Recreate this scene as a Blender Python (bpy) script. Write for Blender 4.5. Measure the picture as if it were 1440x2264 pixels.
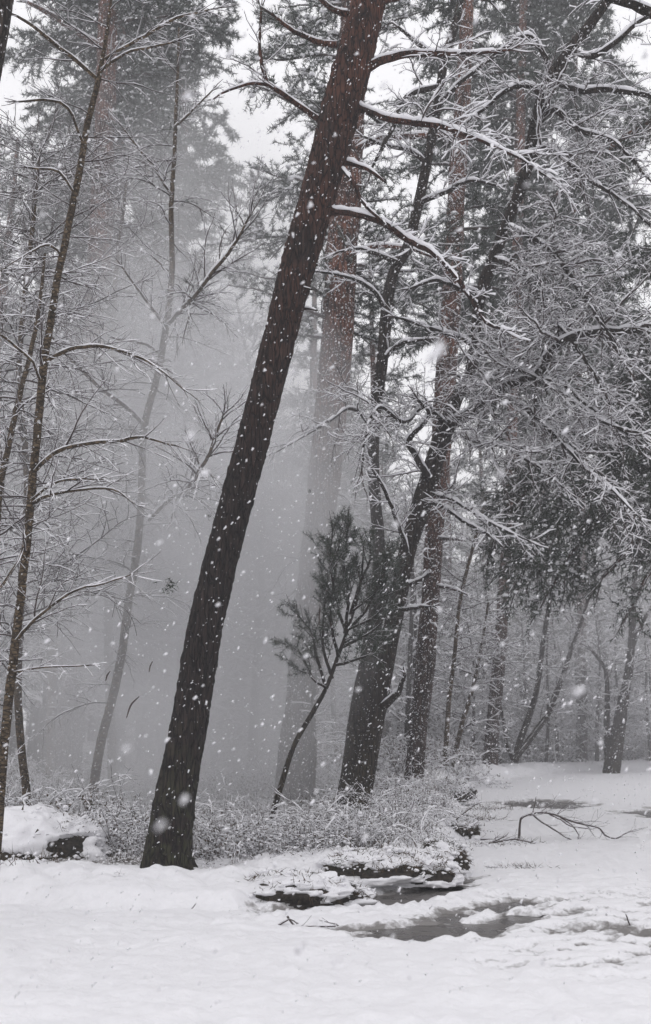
import bpy, math, random
import numpy as np

for o in list(bpy.data.objects):
    bpy.data.objects.remove(o)
S = bpy.context.scene
COL = S.collection

# ------------------------------------------------------------------ camera
F = 2428.0
PITCH = math.atan((1590 - 1132) / F)
EYE = 1.6
cam_d = bpy.data.cameras.new('camera')
cam = bpy.data.objects.new('camera', cam_d)
COL.objects.link(cam)
cam.location = (0, 0, EYE)
cam.rotation_euler = (math.pi / 2 + PITCH, 0, 0)
cam_d.sensor_fit = 'VERTICAL'
cam_d.sensor_height = 36
cam_d.lens = 36 * F / 2264
cam_d.clip_start = 0.05
cam_d.clip_end = 1000
cam_d.dof.use_dof = True
cam_d.dof.focus_distance = 11.5
cam_d.dof.aperture_fstop = 2.3
S.camera = cam

# ------------------------------------------------------------------ world: overcast daylight
SUN_EL, SUN_ROT = math.radians(42), math.radians(215)
W = bpy.data.worlds.new('World'); S.world = W; W.use_nodes = True
nt = W.node_tree; nt.nodes.clear()
sky = nt.nodes.new('ShaderNodeTexSky'); sky.sky_type = 'NISHITA'; sky.sun_disc = False
sky.sun_elevation = SUN_EL; sky.sun_rotation = SUN_ROT; sky.dust_density = 6; sky.air_density = 1.5
hs = nt.nodes.new('ShaderNodeHueSaturation'); hs.inputs['Saturation'].default_value = 0.10
mx = nt.nodes.new('ShaderNodeMix'); mx.data_type = 'RGBA'; mx.inputs[0].default_value = 0.8
mx.inputs[7].default_value = (11.9, 11.8, 12.15, 1)     # even cloud layer
bg = nt.nodes.new('ShaderNodeBackground'); bg.inputs['Strength'].default_value = 0.12
wo = nt.nodes.new('ShaderNodeOutputWorld')
nt.links.new(sky.outputs[0], hs.inputs['Color']); nt.links.new(hs.outputs[0], mx.inputs[6])
nt.links.new(mx.outputs[2], bg.inputs['Color']); nt.links.new(bg.outputs[0], wo.inputs['Surface'])
sun_d = bpy.data.lights.new('sun', 'SUN'); sun_d.energy = 0.5; sun_d.angle = math.radians(35)
sun_d.color = (1.0, 0.975, 0.96)
sun = bpy.data.objects.new('sun', sun_d); COL.objects.link(sun)
sun.rotation_euler = (math.pi / 2 - SUN_EL, 0, -SUN_ROT)
S.view_settings.view_transform = 'Standard'; S.view_settings.look = 'None'
S.view_settings.exposure = -0.2; S.view_settings.gamma = 1.0; S.view_settings.use_curve_mapping = False
S.render.engine = 'CYCLES'
S.cycles.use_denoising = True
try:
    S.cycles.denoiser = 'OPENIMAGEDENOISE'; S.cycles.denoising_input_passes = 'RGB_ALBEDO_NORMAL'
except Exception: pass
S.cycles.max_bounces = 6; S.cycles.diffuse_bounces = 5; S.cycles.glossy_bounces = 2
S.cycles.volume_bounces = 2; S.cycles.transparent_max_bounces = 8
S.cycles.volume_step_rate = 1.0; S.cycles.volume_max_steps = 64
S.cycles.use_adaptive_sampling = True; S.cycles.adaptive_threshold = 0.02

HAZE_DENSITY = 0.0034
HAZE_COLOR = (0.78, 0.78, 0.80)
CLOUD_DENSITY = 0.62
CLOUD_COLOR = (0.92, 0.92, 0.935)

# ------------------------------------------------------------------ picture ray helpers
CP, SP = math.cos(PITCH), math.sin(PITCH)
def at(px, py, Y):
    """point at distance Y in front of the viewer, seen at photo pixel px, py"""
    u = (px - 720) / F; v = (1132 - py) / F
    dy = CP - v * SP; dz = SP + v * CP
    return np.array((u / dy * Y, Y, EYE + dz / dy * Y))
def gp(px, py, z=0.0):
    """ground point at height z seen at photo pixel"""
    u = (px - 720) / F; v = (1132 - py) / F
    dy = CP - v * SP; dz = SP + v * CP
    t = (z - EYE) / dz
    return np.array((u * t, dy * t, z))

# ------------------------------------------------------------------ noise
def _h(ix, iy, iz, s):
    n = (ix * 374761393 + iy * 668265263 + iz * 2147483647 + s * 974634777) & 0xffffffff
    n = ((n ^ (n >> 13)) * 1274126177) & 0xffffffff
    n = ((n ^ (n >> 16)) * 2246822519) & 0xffffffff
    return ((n ^ (n >> 15)) & 0xffffff) / float(0xffffff)
def vnoise(x, y, z=0.0, s=0):
    x = np.asarray(x, float); y = np.asarray(y, float); z = np.asarray(z, float) + np.zeros_like(x)
    xi, yi, zi = np.floor(x).astype(np.int64), np.floor(y).astype(np.int64), np.floor(z).astype(np.int64)
    fx, fy, fz = x - xi, y - yi, z - zi
    fx = fx * fx * (3 - 2 * fx); fy = fy * fy * (3 - 2 * fy); fz = fz * fz * (3 - 2 * fz)
    r = 0
    for a in (0, 1):
        for b in (0, 1):
            for c in (0, 1):
                r = r + _h(xi + a, yi + b, zi + c, s) * (fx if a else 1 - fx) * (fy if b else 1 - fy) * (fz if c else 1 - fz)
    return r * 2 - 1
def fbm(x, y, z=0.0, s=0, o=4):
    r = 0; a = 1; k = 1.0
    for i in range(o):
        r = r + a * vnoise(np.asarray(x) * k, np.asarray(y) * k, np.asarray(z) * k, s + i); a *= .5; k *= 2.03
    return r
def sstep(a, b, x):
    t = np.clip((x - a) / (b - a), 0, 1); return t * t * (3 - 2 * t)

# ------------------------------------------------------------------ materials
def mat(name):
    m = bpy.data.materials.new(name); m.use_nodes = True
    n = m.node_tree; b = n.nodes['Principled BSDF']
    return m, n, b
def N(n, t, **kw):
    x = n.nodes.new(t)
    for k, v in kw.items():
        if k in x.inputs: x.inputs[k].default_value = v
        else: setattr(x, k, v)
    return x
def ramp(n, src, stops):
    r = n.nodes.new('ShaderNodeValToRGB'); n.links.new(src, r.inputs[0])
    e = r.color_ramp.elements
    while len(e) < len(stops): e.new(0.5)
    for i, (p, c) in enumerate(stops):
        e[i].position = p; e[i].color = (c[0], c[1], c[2], 1) if hasattr(c, '__len__') else (c, c, c, 1)
    return r.outputs[0]
def mixc(n, f, a, b):
    m = n.nodes.new('ShaderNodeMix'); m.data_type = 'RGBA'
    for s, v in ((0, f), (6, a), (7, b)):
        if hasattr(v, 'is_output'): n.links.new(v, m.inputs[s])
        else: m.inputs[s].default_value = v if s == 0 else (v[0], v[1], v[2], 1)
    return m.outputs[2]
SNOWC = (0.80, 0.795, 0.82)
def snow_mat(name, bump=0.25, scale=60):
    m, n, b = mat(name)
    tc = N(n, 'ShaderNodeTexCoord')
    no = N(n, 'ShaderNodeTexNoise', Scale=scale, Detail=4.0); n.links.new(tc.outputs['Object'], no.inputs['Vector'])
    c = ramp(n, no.outputs[0], [(0.2, (.76, .757, .785)), (0.8, SNOWC)])
    n.links.new(c, b.inputs['Base Color']); b.inputs['Roughness'].default_value = 0.75
    b.inputs['Specular IOR Level'].default_value = 0.25
    bp = N(n, 'ShaderNodeBump', Strength=bump, Distance=0.02); n.links.new(no.outputs[0], bp.inputs['Height'])
    n.links.new(bp.outputs[0], b.inputs['Normal'])
    return m
def bark_mat(name, dark, mid, red=None, z0=2.0, z1=9.0, speck=0.64, green=None, sx=14, sz=2.2):
    m, n, b = mat(name)
    tc = N(n, 'ShaderNodeTexCoord')
    mp = N(n, 'ShaderNodeMapping'); mp.inputs['Scale'].default_value = (sx, sx, sz)
    n.links.new(tc.outputs['Object'], mp.inputs[0])
    no = N(n, 'ShaderNodeTexNoise', Scale=1.0, Detail=6.0, Roughness=0.65); n.links.new(mp.outputs[0], no.inputs['Vector'])
    vo = N(n, 'ShaderNodeTexVoronoi', Scale=1.3); vo.feature = 'DISTANCE_TO_EDGE'; n.links.new(mp.outputs[0], vo.inputs['Vector'])
    c = ramp(n, no.outputs[0], [(0.35, dark), (0.68, mid)])
    if red:
        sep = N(n, 'ShaderNodeSeparateXYZ'); n.links.new(tc.outputs['Object'], sep.inputs[0])
        mr = N(n, 'ShaderNodeMapRange'); mr.inputs['From Min'].default_value = z0; mr.inputs['From Max'].default_value = z1
        n.links.new(sep.outputs['Z'], mr.inputs['Value'])
        no2 = N(n, 'ShaderNodeTexNoise', Scale=3.5, Detail=3.0); n.links.new(tc.outputs['Object'], no2.inputs['Vector'])
        mu = N(n, 'ShaderNodeMath', operation='MULTIPLY'); n.links.new(mr.outputs[0], mu.inputs[0])
        rr = ramp(n, no2.outputs[0], [(0.35, 0.15), (0.62, 1.0)]); n.links.new(rr, mu.inputs[1])
        c = mixc(n, mu.outputs[0], c, red)
    if green:
        sep2 = N(n, 'ShaderNodeSeparateXYZ'); n.links.new(tc.outputs['Object'], sep2.inputs[0])
        mr2 = N(n, 'ShaderNodeMapRange'); mr2.inputs['From Min'].default_value = 1.6; mr2.inputs['From Max'].default_value = 0.0
        n.links.new(sep2.outputs['Z'], mr2.inputs['Value'])
        no3 = N(n, 'ShaderNodeTexNoise', Scale=9.0, Detail=3.0); n.links.new(tc.outputs['Object'], no3.inputs['Vector'])
        mu2 = N(n, 'ShaderNodeMath', operation='MULTIPLY'); n.links.new(mr2.outputs[0], mu2.inputs[0])
        r3 = ramp(n, no3.outputs[0], [(0.4, 0.0), (0.62, 0.9)]); n.links.new(r3, mu2.inputs[1])
        c = mixc(n, mu2.outputs[0], c, green)
    crack = ramp(n, vo.outputs['Distance'], [(0.0, 0.0), (0.12, 1.0)])
    c = mixc(n, crack, (dark[0] * .55, dark[1] * .55, dark[2] * .55), c)
    if speck:
        ns = N(n, 'ShaderNodeTexNoise', Scale=34.0, Detail=2.0); n.links.new(tc.outputs['Object'], ns.inputs['Vector'])
        sf = ramp(n, ns.outputs[0], [(speck, 0.0), (speck + .03, 1.0)])
        c = mixc(n, sf, c, (.72, .72, .74))
    n.links.new(c, b.inputs['Base Color']); b.inputs['Roughness'].default_value = 0.9
    b.inputs['Specular IOR Level'].default_value = 0.2
    ad = N(n, 'ShaderNodeMath', operation='ADD'); n.links.new(no.outputs[0], ad.inputs[0]); n.links.new(crack, ad.inputs[1])
    bp = N(n, 'ShaderNodeBump', Strength=0.8, Distance=0.03); n.links.new(ad.outputs[0], bp.inputs['Height'])
    n.links.new(bp.outputs[0], b.inputs['Normal'])
    return m
def plain(name, c1, c2, scale=8, rough=0.8):
    m, n, b = mat(name)
    tc = N(n, 'ShaderNodeTexCoord')
    no = N(n, 'ShaderNodeTexNoise', Scale=scale, Detail=3.0); n.links.new(tc.outputs['Object'], no.inputs['Vector'])
    c = ramp(n, no.outputs[0], [(0.35, c1), (0.65, c2)])
    n.links.new(c, b.inputs['Base Color']); b.inputs['Roughness'].default_value = rough
    b.inputs['Specular IOR Level'].default_value = 0.25
    return m

M_SNOW = snow_mat('snow')
M_BARK_MAIN = bark_mat('pine_bark', (.007, .0055, .0055), (.038, .026, .023), red=(.105, .042, .027), z0=3.5, z1=10.0, speck=0.70, green=(.042, .044, .022), sx=20, sz=3.0)
M_BARK_PINE = bark_mat('pine_bark_reddish', (.02, .015, .014), (.075, .05, .042), red=(.16, .068, .045), z0=2.0, z1=9.0, speck=0.62)
M_BARK_OAK = bark_mat('oak_bark', (.014, .012, .011), (.055, .042, .034), speck=0.66, green=(.05, .042, .022), sx=22, sz=4)
M_BARK_BIRCH = bark_mat('birch_bark', (.035, .027, .020), (.17, .125, .08), speck=0.66, sx=12, sz=26)
M_TWIG = plain('twig_bark', (.030, .022, .021), (.072, .055, .050), 6)
M_NEEDLE = plain('pine_needles', (.016, .024, .017), (.042, .054, .036), 3)
M_NEEDLE_PALE = plain('frosted_needles', (.10, .115, .105), (.20, .215, .21), 4)
M_LEAF = plain('bramble_leaves', (.022, .028, .014), (.085, .052, .030), 7)
M_SOIL = plain('dark_soil', (.012, .010, .008), (.045, .037, .030), 18, .95)
MATS = [M_TWIG, M_SNOW, M_NEEDLE, M_NEEDLE_PALE, M_LEAF, M_SOIL]
TWIG, SNOW, NEEDLE, PALE, LEAF, SOIL = range(6)

# ------------------------------------------------------------------ mesh accumulator
ICO_V = None
def _ico():
    global ICO_V, ICO_F
    t = (1 + 5 ** .5) / 2
    v = np.array([(-1, t, 0), (1, t, 0), (-1, -t, 0), (1, -t, 0), (0, -1, t), (0, 1, t), (0, -1, -t), (0, 1, -t), (t, 0, -1), (t, 0, 1), (-t, 0, -1), (-t, 0, 1)], float)
    ICO_V = v / np.linalg.norm(v[0])
    ICO_F = np.array([(0, 11, 5), (0, 5, 1), (0, 1, 7), (0, 7, 10), (0, 10, 11), (1, 5, 9), (5, 11, 4), (11, 10, 2), (10, 7, 6), (7, 1, 8), (3, 9, 4), (3, 4, 2), (3, 2, 6), (3, 6, 8), (3, 8, 9), (4, 9, 5), (2, 4, 11), (6, 2, 10), (8, 6, 7), (9, 8, 1)])
_ico()
OCT_V = np.array([(1, 0, 0), (-1, 0, 0), (0, 1, 0), (0, -1, 0), (0, 0, 1), (0, 0, -1)], float)
TET_V = np.array([(1, 1, 1), (-1, -1, 1), (-1, 1, -1), (1, -1, -1)], float) * .8
TET_F = np.array([(0, 1, 3), (0, 2, 1), (0, 3, 2), (1, 2, 3)])
OCT_F = np.array([(0, 2, 4), (2, 1, 4), (1, 3, 4), (3, 0, 4), (2, 0, 5), (1, 2, 5), (3, 1, 5), (0, 3, 5)])

class Acc:
    def __init__(self): self.v = []; self.q = []; self.t = []; self.qm = []; self.tm = []; self.n = 0
    def raw(self, v, q=None, t=None, m=0):
        if q is not None and len(q): self.q.append(np.asarray(q) + self.n); self.qm.append(np.full(len(q), m, np.int32))
        if t is not None and len(t): self.t.append(np.asarray(t) + self.n); self.tm.append(np.full(len(t), m, np.int32))
        self.v.append(np.asarray(v, float)); self.n += len(v)
    def tubes(self, lines, sides=3, m=TWIG, snow=0.0, msnow=SNOW, ssides=4, rs=None, lump=0.8, gap=0.22):
        """bark tubes along polylines, and the snow lying on top of them as its own raised ridge"""
        lines = [l for l in lines if len(l[0]) > 1]
        if not lines: return self
        P = np.concatenate([np.asarray(l[0], float) for l in lines]); R = np.concatenate([np.asarray(l[1], float) for l in lines])
        ln = np.array([len(l[0]) for l in lines]); idx = np.repeat(np.arange(len(ln)), ln); M = len(P)
        nx = np.minimum(np.arange(M) + 1, M - 1); pv = np.maximum(np.arange(M) - 1, 0)
        nx = np.where(idx[nx] == idx, nx, np.arange(M)); pv = np.where(idx[pv] == idx, pv, np.arange(M))
        T = P[nx] - P[pv]; T /= np.linalg.norm(T, axis=1, keepdims=True) + 1e-9
        side = np.stack([T[:, 1], -T[:, 0], np.zeros(M)], 1); sl = np.linalg.norm(side, axis=1, keepdims=True)
        side = np.where(sl > .02, side / (sl + 1e-9), np.array([1., 0, 0]))
        up = np.cross(side, T)
        joint = np.nonzero(idx[1:] == idx[:-1])[0]
        def ring(C, A, B, wa, wb, k, mm):
            th = np.arange(k) * 2 * math.pi / k + (math.pi / 2 if k != 4 else math.pi / 4)
            V = C[:, None] + A[:, None] * (np.cos(th)[None, :, None] * wa[:, None, None]) + B[:, None] * (np.sin(th)[None, :, None] * wb[:, None, None])
            a = joint[:, None] * k + np.arange(k)[None]; b = joint[:, None] * k + (np.arange(k)[None] + 1) % k
            Q = np.stack([a, b, b + k, a + k], 2).reshape(-1, 4)
            self.raw(V.reshape(-1, 3), q=Q, m=mm)
        ring(P, side, up, R, R, sides, m)
        if snow > 0:
            rs = rs or np.random.RandomState(1)
            hz = np.clip(sl[:, 0], 0, 1)
            k = sstep(.25, .8, hz)
            lu = 1 + lump * (rs.rand(M) * 2 - 1)
            lu = np.where(rs.rand(M) < gap, .25, lu)
            s = snow * k * lu * (0.55 + 0.45 * np.clip(R / .012, 0, 2.2))
            pos = np.arange(M) - np.repeat(np.cumsum(ln) - ln, ln); endd = np.repeat(ln, ln) - 1 - pos
            s = s * np.where(np.repeat(ln, ln) > 8, np.minimum(1, (endd + .6) / 5.0) * np.minimum(1, (pos + .8) / 3.0), 1)
            w = R * .5 + (R * .45 + s * .42) * k
            keep = np.bincount(idx, weights=k)[idx] / ln[idx] > .22
            C = P + np.array([0, 0, 1.]) * (R * .55 * k + s * .42)[:, None]
            zz = np.array([0, 0, 1.]) * .75 + up * .25
            if keep.any():
                sel = np.nonzero(keep)[0]; re = -np.ones(M, int); re[sel] = np.arange(len(sel))
                j2 = joint[keep[joint]]; j0 = joint; joint = re[j2]
                ring(C[sel], side[sel], zz[sel], w[sel], np.maximum(s[sel] * .6, R[sel] * .2), ssides, msnow)
                joint = j0
        return self
    def blobs(self, C, S, m=SNOW, rs=None, jit=.22, tmpl='ico'):
        rs = rs or np.random.RandomState(2); C = np.asarray(C, float)
        if not len(C): return self
        V0, F0 = (ICO_V, ICO_F) if tmpl == 'ico' else (OCT_V, OCT_F)
        S = np.asarray(S, float);
        if S.ndim == 1: S = np.stack([S, S, S * .6], 1)
        n = len(C); k = len(V0)
        V = V0[None] * (1 + jit * (rs.rand(n, k, 1) * 2 - 1)) * S[:, None]
        a = rs.rand(n) * 6.283; ca, sa = np.cos(a)[:, None], np.sin(a)[:, None]
        V = np.stack([V[..., 0] * ca - V[..., 1] * sa, V[..., 0] * sa + V[..., 1] * ca, V[..., 2]], 2) + C[:, None]
        self.raw(V.reshape(-1, 3), t=(F0[None] + (np.arange(n) * k)[:, None, None]).reshape(-1, 3), m=m); return self
    def blades(self, P, D, L, w, m=NEEDLE, rs=None):
        """single needle or leaf-sized blades: from P along D"""
        rs = rs or np.random.RandomState(3); P = np.asarray(P, float); n = len(P)
        if not n: return self
        r = rs.randn(n, 3); sd = np.cross(D, r); sd /= np.linalg.norm(sd, axis=1, keepdims=True) + 1e-9
        L = np.broadcast_to(np.asarray(L, float), (n,)); w = np.broadcast_to(np.asarray(w, float), (n,))
        V = np.stack([P - sd * w[:, None] * .5, P + sd * w[:, None] * .5, P + D * L[:, None]], 1)
        self.raw(V.reshape(-1, 3), t=np.arange(3 * n).reshape(-1, 3), m=m); return self
    def build(self, name, parent=None, base=(0, 0, 0), mats=None, smooth=True):
        me = bpy.data.meshes.new(name)
        v = np.concatenate(self.v) - np.asarray(base, float)
        q = np.concatenate(self.q) if self.q else np.zeros((0, 4), int); t = np.concatenate(self.t) if self.t else np.zeros((0, 3), int)
        me.vertices.add(len(v)); me.vertices.foreach_set('co', v.astype(np.float32).ravel())
        nl = q.size + t.size; me.loops.add(nl)
        me.loops.foreach_set('vertex_index', np.concatenate([q.ravel(), t.ravel()]).astype(np.int32))
        me.polygons.add(len(q) + len(t))
        ls = np.concatenate([np.arange(len(q)) * 4, q.size + np.arange(len(t)) * 3]).astype(np.int32)
        me.polygons.foreach_set('loop_start', ls)
        mi = np.concatenate(self.qm + self.tm).astype(np.int32)
        me.update(calc_edges=True)
        ml = mats or MATS
        used = sorted(set(mi.tolist()))
        remap = np.zeros(max(used) + 1, np.int32)
        for k, u in enumerate(used): me.materials.append(ml[u]); remap[u] = k
        me.polygons.foreach_set('material_index', remap[mi])
        me.polygons.foreach_set('use_smooth', np.full(len(me.polygons), smooth))
        o = bpy.data.objects.new(name, me); COL.objects.link(o)
        if parent: o.parent = parent
        return o

def tag(o, label=None, cat=None, group=None, kind=None):
    if label: o['label'] = label
    if cat: o['category'] = cat
    if group: o['group'] = group
    if kind: o['kind'] = kind
    return o
def thing(name, loc, label, cat, group=None):
    o = bpy.data.objects.new(name, None); o.empty_display_size = .2; COL.objects.link(o); o.location = tuple(float(a) for a in loc)
    return tag(o, label, cat, group)
def copy_tree(o, parent=None):
    c = o.copy(); COL.objects.link(c); c.parent = parent
    for ch in o.children: copy_tree(ch, c)
    return c

# ------------------------------------------------------------------ branch growth
def rnd_unit(R):
    while True:
        x, y, z = R.uniform(-1, 1), R.uniform(-1, 1), R.uniform(-1, 1)
        l = x * x + y * y + z * z
        if .05 < l < 1: l = l ** .5; return x / l, y / l, z / l
class Habit:
    def __init__(s, seg=(.12, .09, .07, .05), wig=(.16, .22, .28, .3), trop=(0, -.02, -.03, -.04), dens=(5, 8, 9, 0), ratio=.5, ang=(35, 65), levels=3, taper=.25, flat=.5, rmin=.0028, minlen=.07, start=.12, tiplev=9):
        s.__dict__.update(locals())
def grow(out, R, p, d, L, r, lev, H, tips=None):
    seg = H.seg[lev]; n = max(2, int(L / seg)); st = L / n; wig = H.wig[lev]; tr = H.trop[lev]
    x, y, z = p; dx, dy, dz = d; pts = [(x, y, z)]; rad = [r]; ds = [(dx, dy, dz)]
    for i in range(n):
        a, b, c = rnd_unit(R)
        dx += a * wig; dy += b * wig; dz += c * wig + tr
        l = math.sqrt(dx * dx + dy * dy + dz * dz); dx /= l; dy /= l; dz /= l
        x += dx * st; y += dy * st; z += dz * st
        pts.append((x, y, z)); rad.append(max(H.rmin, r * (1 - (1 - H.taper) * (i + 1) / n))); ds.append((dx, dy, dz))
    out.setdefault(lev, []).append((pts, rad))
    if tips is not None and (lev >= H.levels or lev >= H.tiplev): tips.append((pts, ds))
    if lev >= H.levels: return
    kids(out, R, pts, rad, ds, L, lev, H, tips)
def kids(out, R, pts, rad, ds, L, lev, H, tips=None, t0=None, lmul=1.0, lmax=9):
    n = len(pts) - 1; cnt = int(L * H.dens[lev] + R.random())
    sgn = 1
    for k in range(cnt):
        t = H.start + (1 - H.start) * (k + R.random()) / max(cnt, 1) if t0 is None else t0 + (1 - t0) * (k + R.random()) / max(cnt, 1)
        i = min(n, int(t * n)); dx, dy, dz = ds[i]
        # mostly sideways, like real sprays
        sx, sy = -dy, dx; l = math.hypot(sx, sy)
        a, b, c = rnd_unit(R); sgn = -sgn
        if l > .15: sx, sy = sx / l * sgn, sy / l * sgn
        else: sx, sy = a, b
        fx, fy, fz = sx * H.flat + a * (1 - H.flat), sy * H.flat + b * (1 - H.flat), c * (1 - H.flat) + .1
        dt = fx * dx + fy * dy + fz * dz; fx -= dt * dx; fy -= dt * dy; fz -= dt * dz
        l = math.sqrt(fx * fx + fy * fy + fz * fz) + 1e-6; fx /= l; fy /= l; fz /= l
        an = math.radians(R.uniform(*H.ang)); ca, sa = math.cos(an), math.sin(an)
        cl = min(lmax, L * H.ratio * (1.15 - .75 * t) * R.uniform(.5, 1.25) * lmul)
        if cl < H.minlen: continue
        cr = max(H.rmin, min(rad[i] * .62, cl * .014))
        grow(out, R, pts[i], (dx * ca + fx * sa, dy * ca + fy * sa, dz * ca + fz * sa), cl, cr, lev + 1, H, tips)
def spline(ctrl, step=.1, wob=0.0, R=None):
    """Catmull-Rom through control rows (x, y, z, radius)"""
    C = np.asarray(ctrl, float); C = np.vstack([2 * C[0] - C[1], C, 2 * C[-1] - C[-2]]); out = []
    for i in range(1, len(C) - 2):
        p0, p1, p2, p3 = C[i - 1], C[i], C[i + 1], C[i + 2]
        n = max(2, int(np.linalg.norm((p2 - p1)[:3]) / step))
        t = (np.arange(n) / n)[:, None]
        out.append(.5 * (2 * p1 + (p2 - p0) * t + (2 * p0 - 5 * p1 + 4 * p2 - p3) * t ** 2 + (3 * p1 - p0 - 3 * p2 + p3) * t ** 3))
    out.append(C[-2][None]); o = np.vstack(out); o[:, 3] = np.maximum(o[:, 3], .002)
    if wob and R:
        w = np.cumsum(np.array([[R.gauss(0, 1) for _ in range(3)] for _ in range(len(o))]), 0)
        ramp_ = np.linspace(0, 1, len(o))[:, None]; w = w - ramp_ * w[-1]
        o[:, :3] += w * wob
    return o
def guide(pp, Y, step=.1, wob=0.0, R=None):
    """pp rows: photo px, py, width in px [, own distance]"""
    rows = []
    for q in pp:
        y = q[3] if len(q) > 3 else Y
        p = at(q[0], q[1], y); dd = math.hypot(p[1], p[2] - EYE)
        rows.append((p[0], p[1], p[2], q[2] * .5 * dd / F))
    return spline(rows, step, wob, R)
def dirs(P):
    T = np.gradient(P[:, :3], axis=0); T /= np.linalg.norm(T, axis=1, keepdims=True) + 1e-9
    return [tuple(t) for t in T]

def trunk_obj(name, line, parent, base, m, sides=28, amp=.06, seed=0, kz=2.2, ka=5.0, flare=0.0, step=None, extra_mats=None):
    """a trunk skin with furrows and plates raised in the mesh itself"""
    L = line
    if L[0, 2] < 1.2:      # root end goes down into the ground
        dd = L[0, :3] - L[1, :3]; dd /= np.linalg.norm(dd); e = np.array([[*(L[0, :3] + dd * q), L[0, 3]] for q in (.35, .2, .1)]); L = np.vstack([e, L])
    P, Rr = L[:, :3], L[:, 3]; n = len(P)
    T = np.gradient(P, axis=0); T /= np.linalg.norm(T, axis=1, keepdims=True)
    A = np.cross(T, np.array([0, 1., 0])); A /= np.linalg.norm(A, axis=1, keepdims=True); B = np.cross(A, T)
    s = np.concatenate([[0], np.cumsum(np.linalg.norm(np.diff(P, axis=0), axis=1))])
    th = np.arange(sides) * 2 * math.pi / sides
    TH, SS = np.meshgrid(th, s); c, sn = np.cos(TH), np.sin(TH)
    f = fbm(c * ka, sn * ka, SS * kz, seed, 3) * .6 + np.abs(fbm(c * ka * 2.2, sn * ka * 2.2, SS * kz * 1.6, seed + 9, 2)) * .9
    big = vnoise(c * 1.3, sn * 1.3, SS * .8, seed + 5)
    rr = Rr[:, None] * (.93 + amp * (f - .25) + .05 * big)
    if flare:
        rr = rr * (1 + flare * np.exp(-np.maximum(SS - .3, 0) / .25) * (.75 + .5 * np.cos(TH * 5 + seed) ** 2))
    V = P[:, None] + A[:, None] * (c * rr)[..., None] + B[:, None] * (sn * rr)[..., None]
    a = Acc(); j = np.arange(n - 1)[:, None] * sides; k = np.arange(sides)[None]; k2 = (k + 1) % sides
    Q = np.stack([j + k, j + k2, j + sides + k2, j + sides + k], 2).reshape(-1, 4)
    a.raw(V.reshape(-1, 3), q=Q)
    return a.build(name, parent, base, mats=[m])

# ================================================================== THE GROUND
edge_px = [(-900, 2015), (-300, 2012), (0, 2010), (300, 2016), (520, 2010), (640, 1996), (760, 1976), (900, 1958), (985, 1945), (1010, 1915), (1005, 1880), (1040, 1840), (1030, 1800), (1010, 1760), (1040, 1735), (1110, 1722), (1200, 1712), (1300, 1704), (1450, 1704), (1800, 1704), (2600, 1704)]
EDGE = np.array([gp(a, b)[:2] for a, b in edge_px])
def seg_dist(X, Y, A, closed=False):
    d = np.full(X.shape, 1e9); sgn = np.ones(X.shape)
    n = len(A)
    for i in range(n if closed else n - 1):
        a = A[i]; b = A[(i + 1) % n]; e = b - a; L2 = e @ e
        t = np.clip(((X - a[0]) * e[0] + (Y - a[1]) * e[1]) / L2, 0, 1)
        dd = np.hypot(X - a[0] - t * e[0], Y - a[1] - t * e[1])
        d = np.minimum(d, dd)
    return d
def inside(X, Y, A):
    r = np.zeros(X.shape, bool); n = len(A)
    for i in range(n):
        x1, y1 = A[i]; x2, y2 = A[(i + 1) % n]
        c = ((y1 > Y) != (y2 > Y)) & (X < (x2 - x1) * (Y - y1) / (y2 - y1 + 1e-12) + x1); r ^= c
    return r
VERGE = np.vstack([EDGE, [[200, 36]], [[200, 300]], [[-200, 300]], [[-200, EDGE[0][1]]]])
PUD = [
    [(560, 2014), (640, 1998), (740, 1984), (800, 1972), (880, 1960), (965, 1950), (1020, 1956), (975, 1982), (905, 1998), (800, 2006), (700, 2012), (620, 2018)],
    [(740, 2056), (860, 2041), (950, 2028), (1020, 2010), (1100, 1992), (1200, 1980), (1300, 1986), (1220, 2002), (1150, 2012), (1200, 2030), (1150, 2052), (1060, 2066), (900, 2074), (800, 2068)],
    [(1085, 1773), (1180, 1766), (1260, 1770), (1330, 1780), (1250, 1790), (1150, 1784)],
    [(1340, 1793), (1440, 1786), (1600, 1790), (1560, 1803), (1430, 1806)],
    [(980, 1948), (1030, 1930), (1075, 1940), (1040, 1952), (1000, 1958)],
    [(1230, 2052), (1330, 2042), (1440, 2046), (1520, 2056), (1400, 2068), (1280, 2066)],
]
PUD = [np.array([gp(a, b)[:2] for a, b in p]) for p in PUD]
WL = -0.034
RIDGES = [[(440, 2046), (560, 2040), (660, 2036), (760, 2030), (880, 2014), (960, 2004), (1040, 1986), (1130, 1972), (1200, 1966)],
          [(520, 2032), (620, 2026), (720, 2022), (820, 2014), (900, 2008), (980, 1992), (1060, 1972)],
          [(1040, 2028), (1100, 2014), (1170, 2004), (1240, 1999)]]
RIDGES = [np.array([gp(a, b)[:2] for a, b in p]) for p in RIDGES]
LITTER = [None]
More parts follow.
